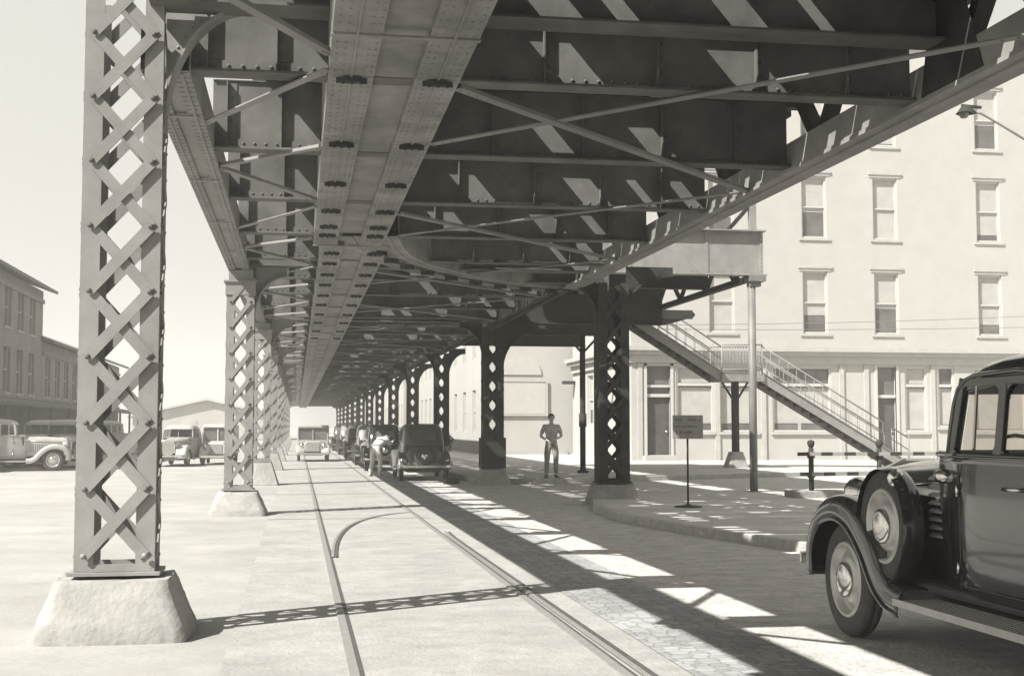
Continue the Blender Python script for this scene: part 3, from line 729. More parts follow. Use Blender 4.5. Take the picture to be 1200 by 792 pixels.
t, og = left_block('brick_building', -14, 44, 75.6, 9.0, M['brick_hi'], 'tall dark brick building with overhanging eaves at the left edge behind the parked cars', 1.5)
b = MB(); b.prism([(-14,2.95),(-11.6,2.55),(-11.6,2.4),(-14,2.6)], 'y', 44, 107)
for y in range(46, 107, 5): b.box(-11.8,-11.68,y,y+.12,0,2.42)
b.v = [tuple(Vector(q)-og) for q in b.v]; b.obj('canopy', M['roofdk'], t)
left_block('brick_building', -14, 75.7, 107.5, 6.2, M['brick'], 'lower long brick wing running back from the tall brick building', 1.5)
t = empty('gable_shed', (-10, 150, 0)); tag(t, 'low pale shed with a shallow gable roof far behind the parked cars', 'shed')
b = MB(); b.prism([(-8,0),(8,0),(8,2.6),(0,4.4),(-8,2.6)], 'y', 0, 20); b.obj('wall', M['wall_c'], t)
b = MB(); b.prism([(-8.6,2.5),(0,4.45),(8.6,2.5),(8.6,2.7),(0,4.7),(-8.6,2.7)], 'y', -.5, 20.5); b.obj('roof', M['trim'], t)
b = MB(); 
for x in (-6,-2.2,1.6,5.4): b.box(x-1.1, x+1.1, -.06, -.01, .1, 2.3)
b.obj('door', M['wall_c'], t)

# ------------------------------------------------------------------ cars
def wheel(par, x, y, z, r, s, name='wheel', rim=None, tilt=0, cover=False):
    t = MB(); w_ = .075
    prof = [(r*.66,-w_*.8),(r*.80,-w_),(r*.95,-w_*.85),(r,-w_*.45),(r,-w_*.15),(r*.988,-w_*.12),(r*.988,w_*.12),(r,w_*.15),(r,w_*.45),(r*.95,w_*.85),(r*.80,w_),(r*.66,w_*.8)]
    t.lathe(prof, (0,0,0), 'x', 40)
    o = t.obj('tyre', M['tyre'], None); 
    wh = empty(name, (x,y,z)); wh.parent = par; o.parent = wh
    b = MB(); q = s
    b.lathe([(r*.67,q*w_*.75),(r*.64,q*w_*1.0),(r*.60,q*w_*.95),(r*.57,q*w_*.2),(r*.50,q*w_*.05),(r*.43,q*w_*.55),(r*.36,q*w_*.75),(r*.27,q*w_*.9),(0.001,q*w_*.9)], (0,0,0), 'x', 36)
    b.lathe([(r*.69,-q*w_*.7),(0.001,-q*w_*.5)], (0,0,0), 'x', 24)
    b.obj('rim', rim or M['rim'], wh)
    b = MB(); b.lathe([(r*.31,q*w_*.9),(r*.30,q*(w_*.9+.02)),(r*.24,q*(w_*.9+.030)),(r*.16,q*(w_*.9+.036)),(r*.08,q*(w_*.9+.039)),(0.001,q*(w_*.9+.040))], (0,0,0), 'x', 24); b.obj('hubcap', M['chrome'], wh)
    return wh
def fender(par, path, xi, xo, s, m, crown=.07, lip=.11, name='fender'):
    b = MB(); rows = []; rows2 = []
    P = []
    for i in range(len(path)-1):
        for k in range(4):
            t = k/4; p0 = path[max(i-1,0)]; p1 = path[i]; p2 = path[i+1]; p3 = path[min(i+2,len(path)-1)]
            P.append(tuple(.5*((2*b1)+(-a1+c1)*t+(2*a1-5*b1+4*c1-d1)*t*t+(-a1+3*b1-3*c1+d1)*t**3) for a1,b1,c1,d1 in zip(p0,p1,p2,p3)))
    P.append(path[-1])
    for i, p in enumerate(P):
        a = Vector(P[max(i-1,0)]); c = Vector(P[min(i+1,len(P)-1)]); d = (c-a).normalized(); nn = Vector((d.y,-d.x))
        if nn.y < 0 and abs(nn.y) > .05 or False: pass
        cen = Vector(((path[0][0]+path[-1][0])/2, .2)); 
        if nn.dot(Vector(p)-cen) < 0: nn = -nn
        row = []
        for j in range(13):
            u = j/12
            x = xi + (xo-xi)*min(1, u*1.12) if u < .9 else xo + .0
            x = xi + (xo-xi)*math.sin(math.pi/2*min(1,u*1.05))
            h_ = crown*math.sin(math.pi*min(1,u*.9+.02)) 
            dr = 0 if u < .6 else -lip*((u-.6)/.4)**1.8
            q = Vector(p) + nn*(h_+dr)
            row.append((s*x, q.x, q.y))
        rows.append(row); rows2.append([row[-1], (row[-1][0]-s*.02, row[-1][1]-nn.x*.01, row[-1][2]-nn.y*.01)])
    b.grid(rows); b.grid(rows2)
    o = b.obj(name, m, par)
    sm = o.modifiers.new('thickness','SOLIDIFY'); sm.thickness = .012; sm.offset = -1
    # rolled bead on the outer edge
    b = MB(); b.tube([r_[-1] for r_ in rows], .011, 6); b.obj('bead', m, o)
    return o

def sedan(label, cat='car', group=None, paint=None, sidemount=False, rearspare=True, name='sedan', zs=1.0):
    m = paint or M['black']
    t = empty(name); tag(t, label, cat, group)
    B0 = 1.24; bw_ = .70; RR = .385
    # tub sides (below the belt), from the cowl back
    b = MB()
    def hw(y): 
        if y > -.2: return bw_ - .20*max(0,(y+.2)/.65)**1.6*.55
        return bw_ - .10*max(0,(-y-1.2)/.8)**2
    ys = [.45-.1*i for i in range(24)]
    zsn = [.42,.5,.62,.8,.98,1.12,1.2,1.235,1.25,1.262,1.275]; gx = [.93,.96,.985,1.0,1.0,.995,.985,.98,1.005,1.005,.975]
    for s in (-1,1):
        b.grid([[(s*hw(y)*g, y, z) for z, g in zip(zsn, gx)] for y in ys], 0)
    body = b.obj('body', m, t)
    # door seams, handles
    for s in (-1,1):
        b = MB()
        for y in (.02,-.86): b.bar((s*(hw(y)*.99+.001),y,.48),(s*(hw(y)+.001),y,1.2),.004,.012,(0,1,0))
        b.bar((s*(hw(0)*.975+.002),.02,.5),(s*(hw(-.8)*.975+.002),-.86,.5),.004,.01)
        d_ = b.obj('door', M['tyre'], t)
        b = MB(); b.tube([(s*(bw_+.005),-.76,1.08),(s*(bw_+.05),-.75,1.085),(s*(bw_+.055),-.62,1.085)], .011, 6); b.obj('handle', M['chrome'], d_)
        for z in (.6, 1.05):
            b = MB(); b.tube([(s*(hw(.02)+.012),.02,z-.035),(s*(hw(.02)+.012),.02,z+.035)], .012, 6); b.obj('hinge', M['chrome'], d_)
    # roof and rear shell
    path = [(.155,1.615),(.145,1.68),(.06,1.76),(-.13,1.815),(-.35,1.84),(-.7,1.845),(-1.1,1.82),(-1.42,1.75),(-1.65,1.62),(-1.8,1.42),(-1.88,1.2),(-1.93,.95),(-1.96,.7),(-1.97,.48)]
    b = MB(); rows = []
    for i, p in enumerate(path):
        a = Vector(path[max(i-1,0)]); c = Vector(path[min(i+1,len(path)-1)]); d = (c-a).normalized(); nn = Vector((-d.y, d.x))   # outward (up / back)
        if nn.dot(Vector(p)-Vector((-.6,1.0))) < 0: nn = -nn
        hh = .635 if p[1] > 1.6 else (.635 + (.665-.635)*min(1,(1.6-p[1])/.3))
        dd = .04 if i == 0 else (.08 if i == 1 else (.13 if i == 2 else .16)) if i < 7 else .16 + .05*min(1,(i-7)/3)
        row = []
        for j in range(17):
            u = -1 + 2*j/16; x = hh*math.copysign(abs(math.sin(u*math.pi/2))**.95, u)
            q = Vector(p) - nn*dd*abs(u)**4.2 - nn*.02*abs(u)**2
            row.append((x, q.x, q.y))
        rows.append(row)
    b.grid(rows); roof = b.obj('roof', m, t)
    sm = roof.modifiers.new('thickness','SOLIDIFY'); sm.thickness = .02; sm.offset = -1
    # quarter panels
    for s in (-1,1):
        ed = [(r_[-1 if s > 0 else 0]) for r_ in rows]
        b = MB(); top = [p for p in ed if p[1] < -1.05 and p[2] > 1.2]
        rws = []
        for k in range(9):
            y = -1.08 - k*.072
            # top z at this y along the roof edge
            zt = 1.66
            for i in range(len(ed)-1):
                ya, yb = ed[i][1], ed[i+1][1]
                if (ya-y)*(yb-y) <= 0 and abs(ya-yb) > 1e-5: zt = ed[i][2] + (ed[i+1][2]-ed[i][2])*(y-ya)/(yb-ya); break
            zt = max(zt, 1.27)
            rws.append([(s*(hw(y)*.975 + (.63-hw(y)*.975)*f), y, 1.26+(zt+.01-1.26)*f) for f in (0,.35,.7,1)])
        b.grid(rws); b.obj('quarter_panel', m, t)
        b = MB()
        b.bar((s*.665,.10,1.25),(s*.615,.03,1.70),.055,.06,(0,1,0)); 
        b.bar((s*.68,-.46,1.25),(s*.625,-.46,1.70),.04,.075,(0,1,0)); b.bar((s*.685,-1.06,1.25),(s*.625,-1.06,1.68),.04,.06,(0,1,0))
        b.bar((s*.622,.05,1.675),(s*.63,-1.1,1.68),.045,.05); b.obj('window_pillar', m, t, bevel=.008)
        b = MB()
        for yc, zc, sy, sz in ((.045,1.655,-1,-1),(-.425,1.655,1,-1),(-.495,1.655,-1,-1),(-1.035,1.655,1,-1),(.07,1.27,-1,1),(-.425,1.27,1,1),(-.495,1.27,-1,1),(-1.035,1.27,1,1)):
            rr_ = .085 if sz < 0 else .05
            arc = [(yc+sy*rr_*(1-math.sin(a)), zc+sz*rr_*(1-math.cos(a))) for a in [math.pi/2*i/6 for i in range(7)]]
            xx = .632 if sz < 0 else .676
            xa, xb = sorted((s*(xx-.012), s*(xx+.012)))
            cc_ = (yc, zc); n0 = len(arc)
            vs = [(xa,)+cc_] + [(xa,)+p for p in arc] + [(xb,)+cc_] + [(xb,)+p for p in arc]; k_ = n0+1
            b.add(vs, [(0,i,i+1) for i in range(1,n0)] + [(k_,k_+i+1,k_+i) for i in range(1,n0)] + [(i,i+1,k_+i+1,k_+i) for i in range(1,n0)])
        b.obj('window_corner', m, t)
        b = MB(); b.tube([(s*.69,.13,1.26),(s*.672,.12,1.42),(s*.655,.10,1.56),(s*.648,.06,1.64),(s*.645,-.02,1.69),(s*.645,-.14,1.715),(s*.645,-.6,1.725),(s*.645,-1.1,1.70)], .013, 6); b.obj('drip_rail', m, t)
        b = MB(); b.bar((s*.665,-.14,1.26),(s*.63,-.14,1.66),.012,.02,(0,1,0)); b.obj('window_divider', M['chrome'], t)
        for (ya, yb) in ((.08,-.44),(-.48,-1.04)):
            b = MB(); b.add([(s*.672,ya,1.25),(s*.675,yb,1.25),(s*.625,yb,1.67),(s*.622,ya-.05,1.67)], [(0,1,2,3)]); b.obj('side_window', M['carglass'], t, recalc=False)
        b = MB(); b.tube([(s*(hw(y)+.004),y,1.245) for y in [.42-.2*i for i in range(11)]], .009, 6); b.obj('belt_moulding', m, t)
    # windshield
    b = MB(); b.add([(-.60,.12,1.27),(.60,.12,1.27),(.57,.04,1.67),(-.57,.04,1.67)], [(0,1,2,3)]); ws = b.obj('windshield', M['carglass'], t, recalc=False)
    b = MB(); b.bar((0,.13,1.27),(0,.05,1.67),.02,.02); b.bar((-.62,.135,1.262),(.62,.135,1.262),.03,.04); b.bar((-.58,.09,1.64),(.58,.09,1.64),.03,.04); b.obj('frame', m, ws)
    # rear window
    b = MB(); b.add([(-.34,-1.775,1.56),(.34,-1.775,1.56),(.38,-1.885,1.30),(-.38,-1.885,1.30)], [(0,1,2,3)]); rwn = b.obj('rear_window', M['glass_dark'], t, recalc=False)
    b = MB(); pts = [(-.36,-1.76,1.585),(.36,-1.76,1.585),(.40,-1.885,1.275),(-.40,-1.885,1.275)]
    for i in range(4): b.tube([pts[i], pts[(i+1)%4]], .014, 6)
    b.obj('frame', m, rwn)
    # interior
    b = MB(); b.box(-.6,.6,-.75,-.2,.6,.82); b.box(-.6,.6,-.85,-.7,.7,1.22); b.box(-.6,.6,-1.5,-1.1,.6,.85); b.box(-.62,.62,-1.9,-1.5,.7,1.15); b.box(-.62,.62,.1,.4,.9,1.2); b.box(-.66,.66,-1.9,1.9,.40,.46)
    b.obj('seat', M['interior'], t, bevel=.04)
    b = MB(); pts = [( -.32+.19*math.cos(a), -.1+.08*math.sin(a), 1.2+.17*math.sin(a)) for a in [2*math.pi*i/16 for i in range(17)]]; b.tube(pts, .012, 6); b.bar((-.32,-.1,1.2),(-.32,.2,1.0),.03,.03); b.obj('steering_wheel', M['tyre'], t)
    # cowl + hood
    def sect(y, hwd, top, bot, sq):
        pts = []
        for j in range(21):
            a = math.pi*j/20; x = -hwd*math.copysign(abs(math.cos(a))**sq, math.cos(a)); z = bot+.32 + (top-bot-.32)*abs(math.sin(a))**sq
            pts.append((x,y,z))
        return [(-hwd*.96,y,bot)] + pts + [(hwd*.96,y,bot)]
    b = MB(); b.grid([sect(y,h_,tp_,bt,.55) for y,h_,tp_,bt in ((.10,.655,1.275,.45),(.2,.64,1.272,.45),(.35,.60,1.262,.48),(.5,.56,1.25,.5))]); b.obj('cowl', m, t)
    b = MB(); b.grid([sect(y,h_,tp_,bt,.6) for y,h_,tp_,bt in ((.505,.555,1.248,.52),(.9,.49,1.23,.55),(1.35,.41,1.20,.58),(1.8,.33,1.165,.6),(1.86,.32,1.16,.6))]); hd = b.obj('hood', m, t)
    b = MB(); b.tube([(0,.5,1.253),(0,1.86,1.165)], .008, 6)
    for s in (-1,1): b.tube([(s*.55,.5,1.07),(s*.33,1.85,1.0)], .009, 6)
    b.obj('hinge_strip', M['chrome'], hd)
    for s in (-1,1):
        b = MB()
        for k in range(13):
            y = .68 + k*.08; xx = .555 - (y-.5)*.165
            b.prism([(s*(xx-.005), y-.02),(s*(xx+.025), y+.012),(s*(xx-.005), y+.02)], 'z', .70, .98)
        b.obj('louvre', m, hd)
    for s in (-1,1):
        for k in range(8):
            z = .74 + k*.05; b = MB(); b.prism([(z,s*.58),(z+.025,s*.58),(z+.012,s*.606),(z,s*.606)], 'y', .34, .56)
            b.v = [(p[2] if abs(p[2]) < .7 and False else p[0], p[1], p[2]) for p in b.v]
            b.v = [(vx, vy, vz) for vx, vy, vz in [(q[2], q[1], q[0]) for q in b.v]]
            b.obj('side_louvre', M['mid_paint'], hd)
    # radiator
    b = MB(); sh = [(-.33,.62),(-.34,.95),(-.28,1.12),(-.12,1.19),(.12,1.19),(.28,1.12),(.34,.95),(.33,.62),(.12,.5),(-.12,.5)]
    b.prism(sh, 'y', 1.87, 1.95); g_ = b.obj('radiator_shell', M['chrome'], t, bevel=.015)
    b = MB()
    for k in range(-8,9): b.box(k*.032-.006, k*.032+.006, 1.951, 1.965, .6, 1.12-abs(k)*.008)
    b.obj('grille', M['mid_paint'], g_)
    # fenders, boards
    for s in (-1,1):
        fender(t, [(2.02,.36),(2.02,.58),(1.86,.80),(1.55,.885),(1.25,.83),(1.0,.66),(.82,.47),(.66,.385),(.5,.365)], .36, .875, s, m)
        fender(t, [(-1.0,.365),(-1.1,.42),(-1.2,.62),(-1.36,.80),(-1.6,.87),(-1.86,.78),(-2.02,.58),(-2.1,.38)], .56, .87, s, m)
        b = MB(); xa, xb = sorted((s*.56, s*.862)); b.box(xa, xb, -1.02, .52, .335, .36)
        rb = b.obj('running_board', M['board'], t)
        b = MB(); xa, xb = sorted((s*.862, s*.875)); b.box(xa, xb, -1.0, .56, .325, .368)
        for k in range(7):
            xx = s*(.60+k*.037); b.box(xx-.004, xx+.004, -1.0, .5, .36, .364)
        b.obj('edge_strip', M['cartrim'], rb)
        b = MB(); xa, xb = sorted((s*.5, s*.64)); b.add([(s*.55,-.8,.36),(s*.55,.5,.36),(s*.66,.5,.47),(s*.66,-.8,.47)], [(0,1,2,3)]); b.obj('sill_panel', m, t)
        for y in (1.45,-1.6): wheel(t, s*.74, y, RR, RR, s)
        b = MB(); b.lathe([(.001,-.2),(.05,-.19),(.1,-.1),(.125,0),(.13,.03),(.12,.04)], (s*.46,1.93,.93), 'y', 20); hl = b.obj('headlight', M['chrome'], t)
        b = MB(); b.lathe([(.12,.038),(.08,.055),(.001,.062)], (s*.46,1.93,.93), 'y', 20); b.obj('lens', M['glass_dark'], hl)
        b = MB(); b.bar((s*.46,1.85,.82),(s*.46,1.85,.55),.03,.03); b.obj('stem', M['chrome'], hl)
        b = MB(); b.lathe([(.001,.0),(.045,.0),(.05,-.03),(.04,-.05),(.001,-.055)], (s*.74,-2.08,.66), 'y', 12); b.obj('tail_light', M['chrome'], t)
    for y, sg in ((2.28,1),(-2.22,-1)):
        b = MB()
        pts = [(-.86,y-sg*.12,.47),(-.7,y-sg*.02,.47),(-.3,y,.47),(.3,y,.47),(.7,y-sg*.02,.47),(.86,y-sg*.12,.47)]
        for i in range(5): b.bar(pts[i], pts[i+1], .02, .085)
        for s in (-1,1): b.bar((s*.4,y,.47),(s*.36,y-sg*.4,.45),.04,.05)
        b.obj('bumper', M['chrome'], t, bevel=.008)
    b = MB(); b.box(-.55,.55,-1.9,1.9,.28,.40); b.tube([(-.74,-1.6,RR),(.74,-1.6,RR)],.04,8); b.tube([(-.74,1.45,RR),(.74,1.45,RR)],.035,8); b.box(-.2,.3,-2.0,-1.7,.28,.5); b.obj('chassis', M['interior'], t)
    b = MB(); b.box(-.55,.55,-2.1,-1.93,.42,.6); b.obj('rear_apron', m, t, bevel=.02)
    if rearspare:
        w_ = wheel(t, 0, -2.06, .80, .34, -1, 'spare_wheel', rim=m); w_.rotation_euler = (0,0,R(90))
        w_.location = (0,-2.06,.80)
    if sidemount:
        for s in (-1,1):
            w_ = wheel(t, s*.755, .80, .79, .36, s, 'spare_wheel')
            b = MB(); b.lathe([(.36,-.09),(.378,-.03),(.376,.03),(.36,.06)], (0,0,0), 'x', 36); c_ = b.obj('tyre_cover', m, w_)
            b = MB(); b.lathe([(.001,0),(.03,.002),(.055,.012),(.06,.03),(.055,.04)], (s*.80,.60,1.10), 'y', 12); b.bar((s*.80,.62,1.1),(s*.72,.66,1.12),.014,.014); b.obj('mirror', M['chrome'], t)
            b = MB(); 
            b.lathe([(.001,-.07),(.03,-.06),(.045,0),(.04,.05),(.001,.07)], (s*.64,.30,1.12), 'y', 12); b.obj('cowl_lamp', M['chrome'], t)
    for o in kids(t):
        pass
    return t
near = sedan('glossy black vintage sedan with side-mounted spare wheel, cut off by the right edge', sidemount=True, rearspare=False)
near.location = (4.70, 7.50, 0.004); near.rotation_euler.z = R(0.0); near.scale = (1,1,1.055)
gp = 'cars parked along the far kerb'
ps = sedan('dark sedan with rear-mounted spare wheel, first in the row of parked cars under the deck', group=gp, paint=M['grey_paint'])
ps.location = (3.52, 38.0, .004); ps.scale = (.85,.92,.86); ps.rotation_euler.z = R(-1)
for i, (x, y, lb) in enumerate([(3.0,46.5,'black parked sedan directly ahead of the first parked sedan'),(2.95,53.0,'parked sedan third in the row under the deck'),
                            (2.9,62,'parked sedan fourth in the row under the deck'),(2.9,72,'faint parked sedan fifth in the row under the deck'),(2.9,84,'faintest parked sedan at the far end of the row under the deck')]):
    c = copy_tree(ps); c.location = (x, y, .004); c['label'] = lb
    if i in (1,3): recolor(c, M['grey_paint'], M['mid_paint'])
    if i == 0: recolor(c, M['grey_paint'], M['black'])
gl = 'vehicles parked on the open ground left of the tracks'
for i, (x, y, rz, lb, pt) in enumerate([
    (-9.6,47.2,-82,'pale grey sedan parked side-on in front of the brick building, nearest of that cluster','pale_paint'),
    (-11.6,50.2,-85,'pale sedan parked behind the nearest pale sedan by the brick building','mid_paint'),
    (-12.4,56,-80,'grey sedan rearmost of the cluster under the brick building canopy','pale_paint'),
    (-8.55,51.0,-172,'grey sedan nose-on at the right end of the cluster by the brick building','mid_paint'),
    (-9.9,53.6,178,'pale sedan nose-on in the back row of the cluster by the brick building','pale_paint'),
    (-7.9,61,-75,'pale sedan glimpsed through the lattice of the closest column','pale_paint'),
    (-4.55,52.6,172,'pale sedan parked facing the camera between the first two lattice columns','pale_paint')]):
    c = copy_tree(ps); c.location = (x, y, 0); c.rotation_euler.z = R(rz); c['label'] = lb; c['group'] = gl; recolor(c, M['grey_paint'], M[pt])
    if x < -7: c.scale = (.9, .9, .96)
# boxy delivery van
def van(label, group, loc, rz, sc_, body_m, name='delivery_van'):
    t = empty(name); tag(t, label, 'van', group)
    b = MB(); b.box(-.85,.85,-2.2,.55,.55,2.15); b.obj('cargo_box', body_m, t, bevel=.08)
    b = MB(); b.box(-.82,.82,.551,.9,.55,1.25); b.box(-.8,.8,.551,.95,1.98,2.12)
    for s in (-.78,0,.78): b.box(s-.035,s+.035,.82,.9,1.25,1.98)
    b.obj('cab', body_m, t, bevel=.03)
    for s in (-.4,.4):
        b = MB(); b.box(s-.34,s+.34,.84,.85,1.26,1.97); b.obj('windshield', M['glass_dark'], t)
    b = MB(); b.prism([(-.5,.55),(-.5,1.0),(-.36,1.2),(.36,1.2),(.5,1.0),(.5,.55)], 'y', .9, 1.9); b.obj('hood', body_m, t, bevel=.05)
    b = MB(); b.box(-.32,.32,1.9,1.94,.6,1.1); b.obj('grille', M['mid_paint'], t)
    for s in (-1,1):
        fender(t, [(1.95,.4),(1.93,.6),(1.75,.82),(1.45,.9),(1.15,.82),(.95,.6),(.8,.42)], .42, .88, s, body_m)
        fender(t, [(-.95,.42),(-1.05,.65),(-1.25,.86),(-1.5,.9),(-1.75,.86),(-1.95,.62)], .6, .9, s, body_m)
        for y in (1.42,-1.5): wheel(t, s*.75, y, .4, .4, s)
        b = MB(); b.lathe([(.001,-.15),(.1,-.08),(.13,0),(.12,.02),(.001,.05)], (s*.56,1.85,.95), 'y', 14); b.obj('headlight', M['chrome'], t)
    b = MB(); b.bar((-.85,2.1,.45),(.85,2.1,.45),.03,.12); b.bar((-.4,2.1,.45),(-.4,1.7,.45),.05,.05); b.bar((.4,2.1,.45),(.4,1.7,.45),.05,.05); b.obj('bumper', M['chrome'], t)
    b = MB(); b.box(-.5,.5,-2.1,1.8,.35,.55); b.obj('chassis', M['interior'], t)
    t.location = loc; t.rotation_euler.z = R(rz); t.scale = sc_
    return t
vn = van('boxy pale motor van driving toward the camera on the tracks under the deck', None, (.70, 58.5, .02), 180, (.82,.82,.72), M['pale_paint'])
v2 = copy_tree(vn); v2.location = (-3.1, 54.5, 0); v2.rotation_euler.z = R(178); v2.scale = (.75,.8,.74); tag(v2, 'white motor van with dark windshield parked beside the second lattice column', 'van', gl); recolor(v2, M['pale_paint'], M['whitep'])

# ------------------------------------------------------------------ street furniture
t = empty('street_sign', (6.62, 21.7, .13)); tag(t, 'small grey rectangular sign on a thin pole with a round foot, on the corner sidewalk', 'sign')
b = MB(); b.lathe([(.001,.05),(.04,.05),(.06,.035),(.22,.02),(.25,.0)], (0,0,0), 'z', 24); b.obj('foot', M['steel_dark'], t)
b = MB(); b.tube([(0,0,.02),(0,0,1.22)], .018, 8); b.obj('pole', M['steel_dark'], t)
b = MB(); b.box(-.27,.27,-.034,-.02,1.17,1.57); b.obj('sign_board', M['signgrey'], t, bevel=.006)
b = MB(); rs = random.Random(11)
for z, h_, n in ((1.47,.05,11),(1.36,.035,9),(1.25,.06,8)):
    x = -.22
    for k in range(n):
        w_ = rs.uniform(.02,.045)
        if rs.random() > .12 and x + w_ < .23: b.box(x, x+w_, -.0365, -.034, z, z+h_*rs.uniform(.7,1))
        x += w_+.012
b.obj('faded_lettering', M['letter'], t)
# barrier
t = empty('street_barrier', (9.95, 24.4, .13)); tag(t, 'low barrier of two striped rails on ball-topped posts, behind the black sedan', 'barrier')
for x in (0, 1.42):
    b = MB(); b.tube([(x,0,.05),(x,0,.95)], .05, 10); b.tube([(x,0,.38),(x,0,.48)], .075, 10); b.tube([(x,0,.76),(x,0,.88)], .075, 10)
    b.lathe([(.03,.95),(.06,1.0),(.075,1.05),(.06,1.1),(.001,1.12)], (x,0,0), 'z', 12); b.obj('post', M['steel_dark'], t)
for z, x0 in ((.84,-.3),(.45,-.25)):
    b = MB(); x = x0; k = 0
    while x < 2.9: b.bar((x,-.06,z),(x+.24,-.06,z),.03,.07, m=k%2); x += .24; k += 1
    b.obj('striped_rail', [M['steel_dark'], M['mid_paint']], t)
b = MB(); b.box(-.45,.75,-.3,.3,-.02,.13); b.box(1.1,2.0,-.3,.3,-.02,.13); b.obj('base', M['concrete_dark'], t, bevel=.02)
# street lamp
t = empty('street_lamp', (12.5, 20, .13)); tag(t, 'street lamp with dark hooded head on a curved arm, high at the right edge', 'street lamp')
b = MB(); b.tube([(0,0,0),(0,0,2),(0,0,6.1)], [.12,.09,.06], 12); b.lathe([(.22,0),(.2,.3),(.13,.5),(.12,.9)], (0,0,0), 'z', 16); b.obj('pole', M['steel'], t)
b = MB(); b.tube([(0,0,6.0),(-.4,0,6.15),(-.9,0,6.42),(-1.25,0,6.6),(-1.5,0,6.64)], .022, 8); b.obj('arm', M['steel_pale'], t)
b = MB(); b.lathe([(.001,.1),(.06,.1),(.1,.06),(.14,.0),(.17,-.03)], (-1.52,0,6.62), 'z', 16); b.bar((-1.25,0,6.7),(-1.6,0,6.72),.05,.04); b.obj('lamp_hood', M['steel_dark'], t)
b = MB(); b.lathe([(.08,-.02),(.08,-.07),(.05,-.11),(.001,-.12)], (-1.56,0,6.62), 'z', 12); b.obj('lamp_globe', M['glass_dark'], t)
# wooden block in gutter
b = MB(); b.box(-.19,.19,-.12,.12,0,.15); o = b.obj('timber_block', M['wood'], bevel=.012); o.location = (4.02,34.3,.004); o.rotation_euler.z = R(12); tag(o, 'short dark timber block lying in the gutter right of the parked sedan', 'timber block')
# overhead wires
def wire(a, c, sag, label):
    b = MB(); A = Vector(a); D = Vector(c); pts = [A.lerp(D, i/16) - Vector((0,0,sag*4*(i/16)*(1-i/16))) for i in range(17)]
    b.tube([p-A for p in pts], .011, 5); o = b.obj('overhead_wire', M['wire']); o.location = A; tag(o, label, 'wire', 'overhead wires')
wire((3.0,44.5,5.05),(32,48,6.1),.25,'upper thin overhead wire crossing before the pale corner building')
wire((3.0,44.0,4.95),(32,45,5.4),.2,'lower thin overhead wire crossing before the pale corner building')
# shrub
t = empty('street_shrub', (5.55, 49, .13)); tag(t, 'small dark bushy shrub on a thin stem behind the first parked sedan', 'shrub')
b = MB(); b.tube([(0,0,0),(.02,0,.3),(0,.01,.6)], [.03,.025,.02], 6)
for k in range(6): 
    a = k*1.05; b.tube([(0,0,.45),(.15*math.cos(a),.15*math.sin(a),.75)], [.014,.006], 4)
b.obj('stem', M['wood'], t)
b = MB(); rl = random.Random(4)
for k in range(900):
    u = Vector((rl.gauss(0,1),rl.gauss(0,1),rl.gauss(0,1))).normalized()*(rl.random()**.4)
    c = Vector((u.x*.26,u.y*.26,.78+u.z*.42)) + Vector((.05*math.sin(u.z*5),0,0))
    n_ = Vector((rl.gauss(0,1),rl.gauss(0,1),rl.gauss(0,1))).normalized(); a_ = n_.orthogonal().normalized()*.035; b_ = n_.cross(a_).normalized()*.02
    b.add([c-a_,c+b_,c+a_,c-b_], [(0,1,2,3)])
b.obj('crown', M['leaf'], t, recalc=False)

